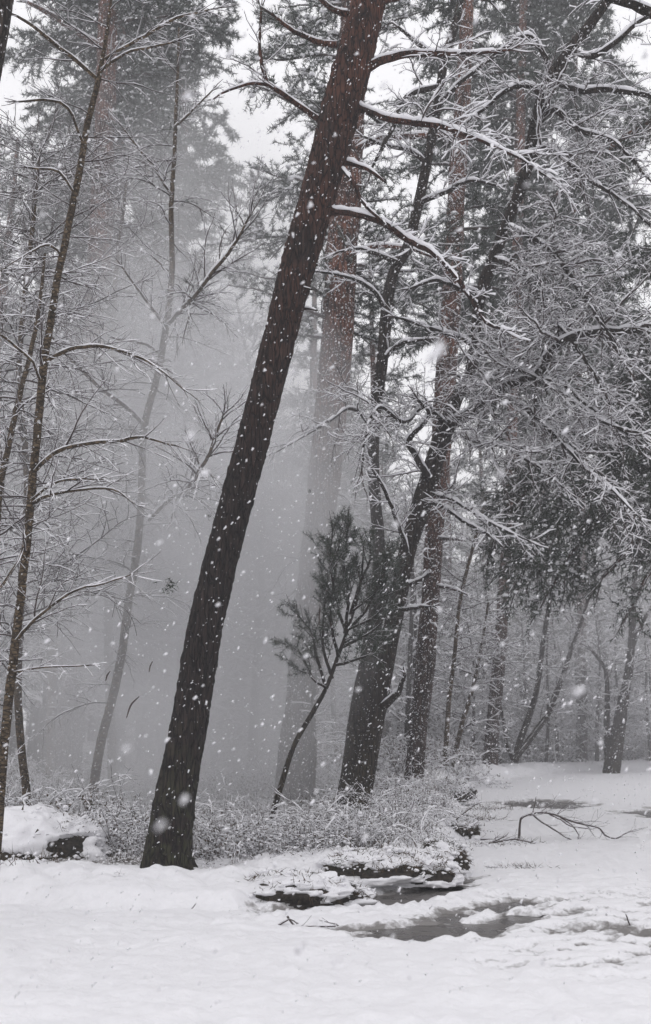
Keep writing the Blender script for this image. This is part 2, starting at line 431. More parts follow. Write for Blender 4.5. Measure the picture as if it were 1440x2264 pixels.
def ground(X, Y, detail=True):
    X = np.asarray(X, float); Y = np.asarray(Y, float)
    d = seg_dist(X, Y, EDGE); ins = inside(X, Y, VERGE); wob = .10 * fbm(X * 2.2, Y * 2.2, 0, 77, 3)
    sd = np.where(ins, d, -d) + wob
    top = .11 + .013 * np.clip(Y - 9, 0, 22) * (1 - .8 * sstep(2.5, 5.0, X)) + .004 * np.clip(Y - 38, 0, 60)
    h = top * sstep(-.02, .75, sd) + (.06 + .05 * vnoise(X * 1.1, Y * 1.1, 0, 8)) * sstep(-.03, .2, sd) * (1 - sstep(.5, 1.5, sd)) + .05 * sstep(-.03, .2, sd) * (1 - sstep(.5, 1.5, sd))
    vm = sstep(0, .5, sd)
    h = h + vm * (.045 * fbm(X * 1.7, Y * 1.7, 0, 3, 3)) + vm * .045 * np.abs(fbm(X * 5, Y * 5, 0, 31, 3)) + vm * .016 * np.abs(fbm(X * 14, Y * 14, 0, 33, 2))
    # snow lumps
    far = np.clip(1.4 - Y / 22, .12, 1)
    h = h + (1 - vm) * far * (.022 * fbm(X * 2.6 + 9, Y * 2.2, 0, 5, 2) + .030 * np.abs(fbm(X * 4.5, Y * 4.0, 0, 6, 3)) + .0045 * fbm(X * 22, Y * 16, 0, 7, 2))
    wet = np.zeros(X.shape)
    for i, p in enumerate(PUD):
        m = (X > p[:, 0].min() - 1.2) & (X < p[:, 0].max() + 1.2) & (Y > p[:, 1].min() - 1.2) & (Y < p[:, 1].max() + 1.2)
        if not m.any(): continue
        x, y = X[m], Y[m]; dd = seg_dist(x, y, p, True); s = np.where(inside(x, y, p), dd, -dd)
        sc = 1.0 if i not in (2, 3) else 2.2
        s = s / sc + .12 * fbm(x * 3.0, y * 4.5, 0, 40 + i, 4)
        dep = .062 if i < 5 else .035
        h[m] = h[m] * (1 - .8 * sstep(-.05, .12, s)) - dep * sstep(-.10, .13, s) + (.030 if i else .014) * sstep(-.1, .1, s) * fbm(x * 8, y * 12, 0, 50 + i, 3)
        wet[m] = np.maximum(wet[m], sstep(-.16, .05, s) * (.55 + .45 * sstep(-.3, .3, fbm(x * 6, y * 9, 0, 130 + i, 3))))
    for i, p in enumerate(RIDGES):
        m = (X > p[:, 0].min() - .5) & (X < p[:, 0].max() + .5) & (Y > p[:, 1].min() - .5) & (Y < p[:, 1].max() + .5)
        if not m.any(): continue
        x, y = X[m], Y[m]; dd = seg_dist(x, y, p); l = .6 + .7 * (vnoise(x * 6, y * 6, 0, 60 + i) * .5 + .5)
        rk = np.exp(-(dd / .11) ** 2) * (.55 + .9 * (vnoise(x * 5, y * 9, 0, 60 + i) * .5 + .5)); k = sstep(.22, .62, rk)
        if i == 2: k *= .7
        tg = .002 + .040 * rk * (.35 + np.abs(fbm(x * 11, y * 14, 0, 66, 3)))
        h[m] = h[m] + (tg - h[m]) * k
        wet[m] *= 1 - .85 * k
    lit = sstep(.9, 1.9, sd) * sstep(.0, .35, fbm(X * 2.4, Y * 2.0, 0, 120, 4) + .22)
    LITTER[0] = lit
    # trampled, slushy lane on the right
    ln = sstep(.6, 1.8, X) * sstep(7.0, 7.9, Y) * (1 - sstep(9.3, 12.0, Y)) * (~ins)
    tr = fbm(X * 4.2, Y * 13, 0, 90, 3)
    h = h - ln * .045 * sstep(-.1, .45, tr)
    wet = np.maximum(wet, ln * sstep(-.15, .55, tr) * .85)
    h = h - .02 * sstep(.2, .8, fbm(X * 1.2, Y * 14, 0, 95, 2)) * sstep(8.4, 8.8, Y) * (1 - sstep(9.1, 9.5, Y)) * (1 - vm) * sstep(-1.5, 1, X)
    return h, wet
def gz(x, y): return float(ground(np.array([x]), np.array([y]))[0][0])

def axis(parts):
    o = []
    for a, b, n in parts: o.append(np.linspace(a, b, n, endpoint=False))
    o.append([parts[-1][1]]); return np.concatenate(o)
gx = axis([(-140, -30, 22), (-30, -8, 36), (-8, -4, 50), (-4, 5, 230), (5, 14, 60), (14, 40, 40), (40, 150, 22)])
gy = axis([(-25, 0, 12), (0, 5, 30), (5, 8, 70), (8, 12, 170), (12, 22, 90), (22, 40, 60), (40, 80, 30), (80, 220, 20)])
GX, GY = np.meshgrid(gx, gy)
Hh, WET = ground(GX, GY); LIT = LITTER[0]
a = Acc(); nxn = len(gx); jj, kk = np.meshgrid(np.arange(len(gy) - 1), np.arange(nxn - 1), indexing='ij')
b0 = (jj * nxn + kk).ravel()
a.raw(np.stack([GX, GY, Hh], 2).reshape(-1, 3), q=np.stack([b0, b0 + 1, b0 + nxn + 1, b0 + nxn], 1))
mg, n, b = mat('snow_ground')
tc = N(n, 'ShaderNodeTexCoord')
no = N(n, 'ShaderNodeTexNoise', Scale=14.0, Detail=8.0, Roughness=.6); n.links.new(tc.outputs['Object'], no.inputs['Vector'])
c = ramp(n, no.outputs[0], [(0.25, (.755, .752, .775)), (0.75, (.82, .815, .84))])
at_ = N(n, 'ShaderNodeAttribute'); at_.attribute_name = 'wet'
nw = N(n, 'ShaderNodeTexNoise', Scale=24.0, Detail=6.0); n.links.new(tc.outputs['Object'], nw.inputs['Vector'])
ad = N(n, 'ShaderNodeMath', operation='ADD'); n.links.new(at_.outputs['Fac'], ad.inputs[0])
sb = N(n, 'ShaderNodeMath', operation='MULTIPLY_ADD'); n.links.new(nw.outputs[0], sb.inputs[0]); sb.inputs[1].default_value = 1.1; sb.inputs[2].default_value = -.55
n.links.new(sb.outputs[0], ad.inputs[1])
wf = ramp(n, ad.outputs[0], [(0.30, 0.0), (0.80, 1.0)])
c = mixc(n, wf, c, (.20, .19, .185))
al = N(n, 'ShaderNodeAttribute'); al.attribute_name = 'litter'
nl_ = N(n, 'ShaderNodeTexNoise', Scale=30.0, Detail=4.0); n.links.new(tc.outputs['Object'], nl_.inputs['Vector'])
lf = N(n, 'ShaderNodeMath', operation='MULTIPLY'); n.links.new(al.outputs['Fac'], lf.inputs[0]); n.links.new(ramp(n, nl_.outputs[0], [(.40, 0.0), (.52, 1.0)]), lf.inputs[1])
c = mixc(n, lf.outputs[0], c, (.045, .034, .024))
n.links.new(c, b.inputs['Base Color'])
rg = ramp(n, wf, [(0.0, .8), (1.0, .35)]); n.links.new(rg, b.inputs['Roughness']); b.inputs['Specular IOR Level'].default_value = .3
bp = N(n, 'ShaderNodeBump', Strength=.6, Distance=.035); n.links.new(no.outputs[0], bp.inputs['Height']); n.links.new(bp.outputs[0], b.inputs['Normal'])
g = a.build('ground', mats=[mg]); tag(g, kind='structure')
at_w = g.data.attributes.new('wet', 'FLOAT', 'POINT'); at_w.data.foreach_set('value', WET.ravel().astype(np.float32))
at_l = g.data.attributes.new('litter', 'FLOAT', 'POINT'); at_l.data.foreach_set('value', LIT.ravel().astype(np.float32))

# standing melt water: a sheet per puddle, showing where the snow dips below it
mw, n, b = mat('melt_water')
tc = N(n, 'ShaderNodeTexCoord')
no = N(n, 'ShaderNodeTexNoise', Scale=5.0, Detail=6.0); n.links.new(tc.outputs['Object'], no.inputs['Vector'])
c = ramp(n, no.outputs[0], [(0.35, (.055, .050, .047)), (0.7, (.135, .125, .12))]); n.links.new(c, b.inputs['Base Color'])
rg = ramp(n, no.outputs[0], [(0.35, .12), (0.7, .5)]); n.links.new(rg, b.inputs['Roughness'])
no2 = N(n, 'ShaderNodeTexNoise', Scale=40.0, Detail=3.0); n.links.new(tc.outputs['Object'], no2.inputs['Vector'])
bp = N(n, 'ShaderNodeBump', Strength=.15, Distance=.01); n.links.new(no2.outputs[0], bp.inputs['Height']); n.links.new(bp.outputs[0], b.inputs['Normal'])
for i, p in enumerate(PUD[:5]):
    c0 = p.mean(0); q = c0 + (p - c0) * 1.12 + np.sign(p - c0) * .12
    a = Acc(); m = len(q)
    a.raw(np.vstack([np.column_stack([q, np.full(m, WL)]), [[c0[0], c0[1], WL]]]), t=[(k, (k + 1) % m, m) for k in range(m)])
    tag(a.build('puddle', mats=[mw]), kind='structure')

# ================================================================== NEAR TREES
def limb(root, base, name, ctrl, Y, R, H, snow=.03, twigs=True, mk=TWIG, m=None, t0=.25, lmul=1.0, tips=None, sides=7, wob=.004, dens=None, extra=None, tsnow=None, lmax=1.6, rs=None):
    """one limb: the wood and its twigs, with the snow lying on it as a sub-part"""
    G = guide(ctrl, Y, .07, wob, R) if not isinstance(ctrl, np.ndarray) else ctrl
    pts = [tuple(p) for p in G[:, :3]]; rad = list(G[:, 3]); ds = dirs(G)
    out = {}
    L = float(np.sum(np.linalg.norm(np.diff(G[:, :3], axis=0), axis=1)))
    if twigs:
        kids(out, R, pts, rad, ds, L, 0, H, tips, t0=t0, lmul=lmul, lmax=lmax)
        for _ in range(3):
            a, b, c = rnd_unit(R); dx, dy, dz = ds[-1]; k = .12 if _ == 0 else .6
            dx += a * k; dy += b * k; dz += c * k; l = math.sqrt(dx * dx + dy * dy + dz * dz)
            grow(out, R, pts[-1], (dx / l, dy / l, dz / l), min(.9, L * .22) * R.uniform(.6, 1.1) * min(1, lmul + .2), rad[-1] * (.95 if _ == 0 else .6), 1, H, tips)
        if tips is not None and H.tiplev < 9: tips.append((pts[len(pts) // 3:], ds[len(pts) // 3:]))
    rs = rs or np.random.RandomState(R.randrange(10 ** 6))
    wood = Acc(); sn = Acc()
    wood.tubes([(pts, rad)], sides=sides, m=6)
    sn.n = 0
    tmp = Acc(); tmp.tubes([(pts, rad)], sides=3, m=0, snow=snow, ssides=7, rs=rs, lump=.35, gap=.03)
    k = len(tmp.v[0])
    if len(tmp.v) > 1: sn.raw(tmp.v[1], q=tmp.q[1] - k, m=SNOW)
    for lev, ls in out.items():
        tmp = Acc(); tmp.tubes(ls, sides=4 if lev == 1 else 3, m=TWIG, snow=(tsnow or snow) * (.8 if lev == 1 else .62 if lev == 2 else .5), ssides=5 if lev == 1 else 3 if lev > 2 else 4, rs=rs)
        wood.raw(tmp.v[0], q=tmp.q[0], m=TWIG)
        if len(tmp.v) > 1: sn.raw(tmp.v[1], q=tmp.q[1] - len(tmp.v[0]), m=SNOW)
    if extra: extra(wood, sn, pts, ds, R, rs)
    o = wood.build(name, root, base, mats=MATS + [m or M_BARK_OAK])
    if sn.n: sn.build('snow_cover', o, base)
    return o
def tufts(acc, tips, rs, every=.06, n=7, L=.10, w=.006, spread=.9, m=NEEDLE, pale=.25, droop=0.0, blob=.0, blobsize=.03, snow_to=None, bt='ico'):
    P = []; D = []
    for pts, ds in tips:
        pts = np.asarray(pts); ds = np.asarray(ds)
        for i in range(len(pts)):
            P.append(pts[i]); D.append(ds[i])
    P = np.array(P); D = np.array(D)
    if not len(P): return
    P2 = np.repeat(P, n, 0); D2 = np.repeat(D, n, 0)
    r = rs.randn(len(P2), 3); r /= np.linalg.norm(r, axis=1, keepdims=True)
    d = D2 * (1 - spread * .4) + r * spread; d[:, 2] -= droop; d /= np.linalg.norm(d, axis=1, keepdims=True)
    P2 = P2 + D2 * (rs.rand(len(P2), 1) - .5) * every * 1.5
    Ls = L * (.6 + .7 * rs.rand(len(P2)))
    pm = rs.rand(len(P2)) < pale
    acc.blades(P2[~pm], d[~pm], Ls[~pm], w, m, rs); acc.blades(P2[pm], d[pm], Ls[pm], w * 1.5, PALE, rs)
    if blob:
        s = rs.rand(len(P)) < blob
        (snow_to or acc).blobs(P[s] + [0, 0, blobsize * .5], blobsize * (.45 + .9 * rs.rand(s.sum())), SNOW, rs, .3, bt)

R = random.Random(11)
OAK = Habit(seg=(.1, .09, .075, .06), wig=(.16, .28, .40, .46), trop=(0, -.03, -.06, -.07), dens=(8.0, 10, 11, 0), ratio=.5, ang=(30, 68), levels=3, flat=.4, rmin=.0022, minlen=.055)
PINEH = Habit(seg=(.1, .1, .09, .07), wig=(.1, .16, .2, .2), trop=(0, .0, .01, .02), dens=(6, 9, 8, 0), ratio=.45, ang=(35, 60), levels=2, flat=.5, minlen=.06, tiplev=1)
BIRCH = Habit(seg=(.1, .09, .08, .06), wig=(.08, .17, .2, .22), trop=(0, -.03, -.07, -.09), dens=(7, 9, 8, 0), ratio=.5, ang=(22, 52), levels=3, flat=.3, rmin=.002)

# --- the big leaning pine in front
Y1 = 11.2
tr1 = [(367, 1920, 101), (368, 1908, 100), (380, 1810, 92), (399, 1700, 86), (420, 1590, 83), (451, 1400, 80), (498, 1200, 76), (552, 1000, 74), (604, 800, 74), (655, 600, 78), (712, 400, 80), (766, 200, 84), (818, 0, 68), (852, -160, 62), (890, -420, 50), (930, -800, 30)]
base1 = at(368, 1912, Y1)
t = thing('leaning_pine', base1, 'thick dark pine trunk leaning right across the whole picture, in front of all other trees', 'tree')
g1 = guide(tr1, Y1, .035)
trunk_obj('trunk', g1, t, base1, M_BARK_MAIN, sides=96, amp=.08, seed=4, kz=8, ka=6.5, flare=.2)
def pine_extra(n=6, L=.10, w=.006, pale=.3, blob=.3, bs=.03, lastonly=True):
    def f(wood, sn, pts, ds, R, rs):
        pass
    return f
L1 = [([(800, 160, 24), (840, 135, 18), (900, 118, 15), (960, 118, 12, 11.0), (1040, 118, 8, 10.8), (1130, 110, 5, 10.6)], .025, 1),
      ([(772, 245, 22), (800, 243, 17), (870, 262, 14, 11.0), (960, 272, 13, 10.9), (1010, 285, 11, 10.8), (1070, 310, 9, 10.6), (1150, 350, 6, 10.4), (1210, 390, 4, 10.3)], .034, 1),
      ([(730, 360, 15), (775, 362, 11), (820, 378, 10, 11), (852, 402, 8, 10.9)], .03, 0),
      ([(712, 466, 24), (745, 468, 15), (790, 474, 14, 11.1), (850, 492, 14, 11.0), (905, 525, 14, 11.0), (965, 560, 13, 10.9), (1005, 605, 11, 10.8), (1040, 660, 10, 10.7), (1075, 712, 9, 10.6), (1108, 726, 6, 10.55)], .036, .5),
      ([(752, 368, 10), (775, 395, 9, 11), (800, 440, 9, 10.95), (848, 490, 7, 10.9)], .03, .3),
      ([(705, 262, 15), (650, 225, 11, 11.2), (600, 190, 10, 11.1), (585, 170, 9, 11.1), (572, 100, 7, 11.1), (578, 20, 5, 11.1)], .016, 1),
      ([(600, 190, 8, 11.1), (560, 185, 6, 11.05), (500, 205, 5, 11), (470, 220, 3, 10.9)], .02, .8),
      ([(745, 98, 14), (700, 92, 11), (640, 60, 8, 11), (600, 30, 6, 10.9)], .016, 1),
      ([(770, 30, 14), (735, 20, 11), (690, -20, 8, 11)], .016, 1),
      ([(830, 10, 12), (900, -10, 10), (980, -20, 8, 11), (1080, 0, 6, 10.9)], .02, 1),
      ([(690, 588, 9), (703, 585, 5)], .008, 0), ([(658, 688, 10), (680, 682, 6), (700, 686, 4, 11)], .02, 0),
      ([(655, 630, 6), (690, 640, 5, 11)], .01, 0)]
for c_, s_, tw in L1:
    tips = []
    top = c_[0][1] < 130
    H = PINEH
    def ex(wood, sn, pts, ds, R, rs, tips=tips, top=top):
        if top: tufts(wood, tips, rs, n=7, L=.10, w=.006, pale=.25, blob=.25, blobsize=.028, snow_to=sn)
    limb(t, base1, 'branch', c_, Y1, R, H if top else OAK, snow=s_, twigs=tw > 0, m=M_BARK_MAIN, t0=.3, lmul=tw * .8, tips=tips, extra=ex, lmax=.9)

# --- the two-stemmed oak right of it (Y 16), its crown arching to the right
Y6 = 16.0
base6 = at(790, 1792, Y6)
t = thing('oak_tree', base6, 'crooked dark tree right of the big leaning pine, its snowy crown arching over the road', 'tree')
stemA = [(788, 1812, 62, 15.9), (792, 1780, 54, 15.9), (810, 1690, 50), (836, 1560, 44), (860, 1430, 42), (884, 1310, 40), (902, 1215, 40), (928, 1130, 44), (958, 1030, 42), (985, 945, 42, 15.9)]
stemA2 = [(985, 945, 40, 15.9), (1010, 880, 30, 15.8), (1036, 835, 26, 15.6), (1050, 760, 24, 15.3), (1062, 655, 26, 15), (1092, 570, 27, 14.7), (1122, 490, 26, 14.4), (1160, 390, 26, 14), (1188, 260, 26, 13.5), (1215, 180, 26, 13.2), (1262, 110, 24, 13), (1315, 40, 22, 12.8), (1370, -40, 18, 12.6), (1440, -180, 12, 12.4)]
trunk_obj('trunk', guide(stemA, Y6, .05), t, base6, M_BARK_OAK, sides=40, amp=.07, seed=21, flare=.12)
trunk_obj('trunk', guide(stemA2, Y6, .06), t, base6, M_BARK_OAK, sides=24, amp=.06, seed=22)
stemB = [(775, 1770, 58, 16.4), (782, 1690, 50, 16.4), (795, 1580, 46, 16.4), (815, 1450, 40, 16.5), (835, 1330, 34, 16.5), (838, 1200, 30, 16.6), (826, 1050, 28, 16.6), (828, 940, 27, 16.6), (845, 800, 27, 16.4), (856, 680, 27, 16.3), (872, 600, 25, 16.2), (902, 545, 24, 16), (925, 450, 23, 15.8), (944, 360, 21, 15.6), (965, 250, 19, 15.4), (980, 150, 18, 15.2), (1010, 40, 16, 15), (1030, -60, 12, 14.8)]
baseB = at(775, 1765, 16.4)
tB = thing('slender_oak', baseB, 'slim dark trunk with a dog-leg bend rising just behind the crooked tree', 'tree')
trunk_obj('trunk', guide(stemB, Y6, .06), tB, baseB, M_BARK_OAK, sides=26, amp=.07, seed=23, flare=.1)
LA = [
    [(985, 948, 30, 15.9), (1030, 920, 26, 15.6), (1080, 882, 25, 15.2), (1130, 855, 22, 14.8), (1190, 832, 20, 14.4), (1225, 775, 17, 14), (1285, 745, 17, 13.6), (1370, 740, 17, 13.2), (1450, 722, 16, 12.9), (1560, 700, 13, 12.6)],
    [(1080, 880, 20, 15.2), (1140, 890, 16, 14.9), (1190, 925, 14, 14.6), (1240, 975, 12, 14.3), (1300, 1040, 10, 14), (1370, 1100, 7, 13.7), (1420, 1150, 5, 13.5)],
    [(1045, 800, 18, 15.4), (1070, 785, 14, 15.1), (1120, 790, 13, 14.8), (1160, 820, 12, 14.5), (1200, 835, 11, 14.3), (1250, 850, 10, 14), (1310, 905, 8, 13.8), (1390, 960, 6, 13.6)],
    [(1188, 835, 14, 14.4), (1260, 880, 11, 14), (1330, 930, 9, 13.6), (1420, 960, 6, 13.3)],
    [(1010, 960, 12, 15.8), (1060, 975, 10, 15.4), (1120, 990, 9, 15), (1190, 1030, 8, 14.6), (1250, 1080, 5, 14.3)],
    [(940, 1110, 14, 15.9), (985, 1125, 11, 15.6), (1030, 1155, 10, 15.3), (1090, 1188, 8, 15)],
    [(955, 1090, 10, 15.9), (1010, 1110, 8, 15.5), (1090, 1160, 6, 15), (1170, 1195, 4, 14.7)],
    [(950, 1060, 16, 15.8), (920, 1010, 14, 15.5), (905, 970, 13, 15.2), (950, 920, 9, 15), (925, 885, 7, 14.8)],
    [(985, 940, 14, 15.8), (955, 905, 10, 15.5), (930, 900, 9, 15.2), (890, 930, 8, 15), (840, 900, 7, 14.8), (812, 950, 6, 14.6), (800, 1040, 4, 14.5)],
    [(905, 1230, 10, 15.9), (880, 1150, 9, 15.5), (850, 1080, 8, 15.2), (820, 1030, 5, 15)],
    [(1160, 390, 16, 14), (1195, 330, 14, 13.7), (1240, 345, 13, 13.4), (1300, 390, 12, 13.1), (1370, 440, 9, 12.8), (1440, 500, 6, 12.6)],
    [(1188, 270, 16, 13.6), (1230, 240, 13, 13.3), (1290, 285, 12, 13), (1360, 310, 10, 12.8), (1420, 380, 7, 12.6)],
    [(1120, 500, 15, 14.4), (1160, 520, 13, 14.1), (1220, 560, 12, 13.8), (1260, 620, 11, 13.5), (1320, 700, 9, 13.2), (1380, 800, 6, 13)],
    [(1092, 570, 15, 14.7), (1150, 600, 12, 14.3), (1200, 680, 10, 14), (1270, 760, 8, 13.7), (1330, 860, 6, 13.4)],
    [(1215, 180, 16, 13.2), (1280, 200, 13, 12.9), (1350, 195, 12, 12.7), (1450, 215, 10, 12.5)],
    [(1262, 112, 14, 13), (1320, 120, 12, 12.8), (1400, 60, 9, 12.6), (1460, 30, 6, 12.4)],
    [(1200, 210, 14, 13.4), (1170, 190, 11, 13.4), (1120, 200, 10, 13.3), (1070, 240, 8, 13.2), (1000, 300, 6, 13.1)],
    [(1225, 165, 13, 13.2), (1190, 100, 10, 13.1), (1150, 80, 8, 13), (1080, 130, 6, 12.9)],
    [(1062, 655, 13, 15), (1010, 640, 10, 14.7), (960, 620, 8, 14.5), (900, 640, 6, 14.3)],
    [(1050, 760, 12, 15.3), (1000, 740, 9, 15), (930, 720, 7, 14.8), (870, 700, 5, 14.6)],
    [(905, 1295, 12, 15.9), (935, 1280, 10, 15.7), (950, 1268, 9, 15.6)],
    [(880, 1350, 10, 15.9), (920, 1342, 8, 15.7), (960, 1340, 5, 15.5)],
    [(850, 1560, 20, 15.9), (875, 1530, 14, 15.7), (895, 1490, 8, 15.5)]]
for i, c_ in enumerate(LA):
    limb(t, base6, 'branch', c_, Y6, R, OAK, snow=.029, t0=.12, lmul=.95 if i < 20 else 1.3, wob=.006 if i < 20 else .011, tsnow=.028, lmax=1.5)
LB = [[(965, 240, 12, 15.4), (1000, 200, 9, 15.1), (1060, 150, 7, 14.8), (1130, 100, 5, 14.6)],
      [(944, 360, 12, 15.6), (900, 330, 9, 15.4), (850, 320, 7, 15.2), (800, 300, 4, 15)],
      [(925, 450, 11, 15.8), (980, 430, 9, 15.5), (1040, 400, 7, 15.2), (1100, 410, 5, 15)],
      [(880, 580, 12, 16.1), (830, 560, 9, 15.8), (790, 550, 6, 15.6), (740, 560, 4, 15.4)],
      [(856, 690, 10, 16.3), (820, 640, 8, 16), (760, 610, 6, 15.7), (700, 600, 4, 15.4)],
      [(845, 800, 10, 16.4), (890, 760, 8, 16.1), (950, 750, 6, 15.8)],
      [(828, 950, 10, 16.6), (780, 900, 8, 16.3), (730, 930, 6, 16), (660, 970, 4, 15.8), (610, 1000, 3, 15.6)],
      [(975, 190, 13, 15.3), (900, 215, 11, 15.1), (860, 300, 9, 14.9), (820, 380, 5, 14.8)],
      [(985, 130, 12, 15.2), (940, 110, 9, 15), (880, 60, 6, 14.8)]]
for c_ in LB:
    limb(tB, baseB, 'branch', c_, 16, R, OAK, snow=.028, t0=.15, lmul=.85, wob=.005, lmax=1.0)

# --- the slim birch at the left edge (Y 9.5)
def birch(name, label, Y, stem, limbs, seed, snow=.02, width_twigs=1.0, nauto=20, lrange=(.5, 1.3), m=None, tropz=.3, tmin=.1, group=None, H=None, lmul=1.0):
    RR = random.Random(seed); base = at(stem[0][0], stem[0][1], stem[0][3] if len(stem[0]) > 3 else Y)
    tt = thing(name, base, label, 'tree', group); G = guide(stem, Y, .06, .002, RR)
    trunk_obj('trunk', G, tt, base, m or M_BARK_BIRCH, sides=16, amp=.03, seed=seed)
    for c_ in limbs: limb(tt, base, 'branch', c_, Y, RR, H or BIRCH, snow=snow, t0=.2, lmul=lmul, wob=.004, m=m or M_BARK_BIRCH, lmax=1.0)
    # unguided small side branches, joined as one part
    n = len(G); rs = np.random.RandomState(seed)
    for k in range(nauto):
        out = {}
        i = int(n * (tmin + (1 - tmin) * (k + RR.random()) / nauto)); i = min(i, n - 2)
        az = RR.uniform(0, 6.283); el = RR.uniform(.1, .6)
        d = (math.cos(az) * math.cos(el), math.sin(az) * math.cos(el), math.sin(el) * tropz + .1)
        l = math.sqrt(sum(q * q for q in d)); d = tuple(q / l for q in d)
        LL = RR.uniform(*lrange)
        grow(out, RR, tuple(G[i, :3]), d, LL, min(G[i, 3] * .5, LL * .010 + .002), 1, H or BIRCH)
        a = Acc()
        for lev, ls in out.items(): a.tubes(ls, sides=3, m=TWIG, snow=snow * .75, rs=rs, ssides=3)
        a.build('twig_spray', tt, base)
    return tt
birch('young_birch', 'slim upright birch at the left edge, the sharpest of the thin left trees', 9.6,
      [(-6, 1842, 24), (2, 1700, 23), (14, 1580, 22), (34, 1410, 21), (60, 1180, 20), (76, 1000, 19), (92, 840, 19), (124, 640, 17), (165, 430, 16), (195, 270, 14), (222, 160, 11), (240, 60, 7), (250, -60, 4)],
      [[(78, 1044, 10), (105, 1015, 9, 9.5), (140, 990, 9, 9.4), (200, 982, 8, 9.3), (255, 978, 8, 9.2), (320, 968, 6, 9.1), (390, 985, 4, 9)],
       [(105, 797, 9), (140, 776, 9, 9.5), (180, 765, 8, 9.4), (240, 768, 7, 9.3), (300, 785, 6, 9.2), (350, 815, 5, 9.1), (405, 860, 4, 9)],
       [(76, 1112, 8), (110, 1095, 7, 9.4), (170, 1085, 6, 9.3), (250, 1082, 5, 9.2), (300, 1115, 3, 9.1)],
       [(70, 1105, 6), (110, 1075, 5, 9.4), (160, 1062, 5, 9.2), (230, 1060, 3, 9)],
       [(35, 1420, 8), (80, 1368, 7, 9.4), (120, 1335, 6, 9.3), (170, 1305, 5, 9.2), (230, 1290, 4, 9.1), (290, 1270, 3, 9)],
       [(215, 175, 8), (180, 145, 8, 9.5), (120, 95, 8, 9.3), (60, 50, 6, 9.2), (20, 28, 4, 9.1)],
       [(232, 130, 7), (270, 105, 6, 9.5), (330, 70, 6, 9.4), (390, 40, 5, 9.3), (470, 20, 3, 9.2)],
       [(222, 160, 7), (280, 120, 5, 9.4), (340, 105, 5, 9.3), (390, 92, 3, 9.2)],
       [(90, 845, 6), (70, 800, 6, 9.4), (35, 765, 6, 9.3), (-10, 730, 5, 9.2)],
       [(185, 320, 6), (150, 240, 6, 9.4), (110, 220, 5, 9.3), (40, 225, 4, 9.2)],
       [(165, 430, 5), (130, 380, 5, 9.4), (60, 370, 4, 9.2)],
       [(20, 1485, 5), (100, 1474, 4, 9.5), (205, 1470, 3, 9.4)],
       [(60, 1180, 6), (40, 1240, 6, 9.4), (0, 1300, 6, 9.2)],
       [(140, 570, 5), (110, 540, 5, 9.5), (60, 560, 4, 9.3), (0, 600, 3, 9.1)]], 31, snow=.011, nauto=44, lrange=(.35, 1.0))
# --- second birch, in and above the snow cloud (Y 15.5)
t3 = birch('tall_birch', 'very slim wavy-stemmed birch with its foot lost in the blown snow', 16.9,
      [(204, 1765, 24), (222, 1640, 22), (262, 1480, 20), (284, 1330, 19), (300, 1240, 19), (314, 1100, 18), (318, 950, 17), (346, 830, 16), (370, 690, 15), (379, 600, 13), (379, 450, 11), (386, 330, 9), (392, 200, 7), (396, 60, 4)],
      [[(318, 940, 9), (270, 895, 8, 16.1), (210, 850, 8, 15.7), (160, 800, 7, 15.3), (110, 740, 5, 14.9)],
       [(330, 1150, 8, 16.4), (370, 1110, 8, 15.9), (420, 1070, 8, 14.9), (455, 1015, 8, 14.1), (478, 960, 7, 13.7), (494, 918, 5, 13.5)],
       [(366, 720, 8), (395, 690, 8, 15.9), (430, 655, 8, 14.9), (470, 600, 8, 14.5), (510, 550, 7, 14.2), (552, 478, 4, 13.9)],
       [(366, 725, 6), (340, 690, 6, 16.1), (310, 650, 5, 15.9), (270, 590, 4, 15.6)],
       [(378, 430, 5), (340, 370, 5, 16.1), (300, 320, 4, 15.9), (270, 280, 3, 15.7)],
       [(372, 600, 5), (350, 580, 4, 16.2), (340, 570, 3, 16.1)],
       [(385, 280, 5), (420, 250, 4, 16.2), (470, 200, 3, 15.9)],
       [(350, 780, 6), (320, 760, 5, 16.2), (260, 750, 4, 15.9)]], 32, snow=.02, nauto=40, lrange=(.5, 1.5))
# the two sprays of pine needles caught on it
for i, (c0, c1, nn) in enumerate([((430, 640), (405, 590), 9), ((375, 290), (350, 270), 4), ((420, 460), (425, 470), 2)]):
    RR = random.Random(50 + i); out = {}; tips = []
    p0 = at(c0[0], c0[1], 14.6)
    for k in range(nn):
        grow(out, RR, tuple(p0 + np.array([RR.uniform(-.12, .12), RR.uniform(-.1, .1), RR.uniform(-.18, .1)])), (RR.uniform(-.6, .4), RR.uniform(-.4, .4), RR.uniform(-.3, .9)), RR.uniform(.15, .32), .003, 2, Habit(levels=2), tips)
    a = Acc()
    for lev, ls in out.items(): a.tubes(ls, sides=3)
    tufts(a, tips, np.random.RandomState(i), n=7, L=.08, w=.005, spread=.5, pale=.1)
    tag(a.build('pine_sprig', None, p0), ['broken tuft of dark pine needles caught on the tall birch', 'small dark needle tuft high in the tall birch', 'tiny needle tuft hanging beside the tall birch'][i], 'pine sprig').location = tuple(p0)

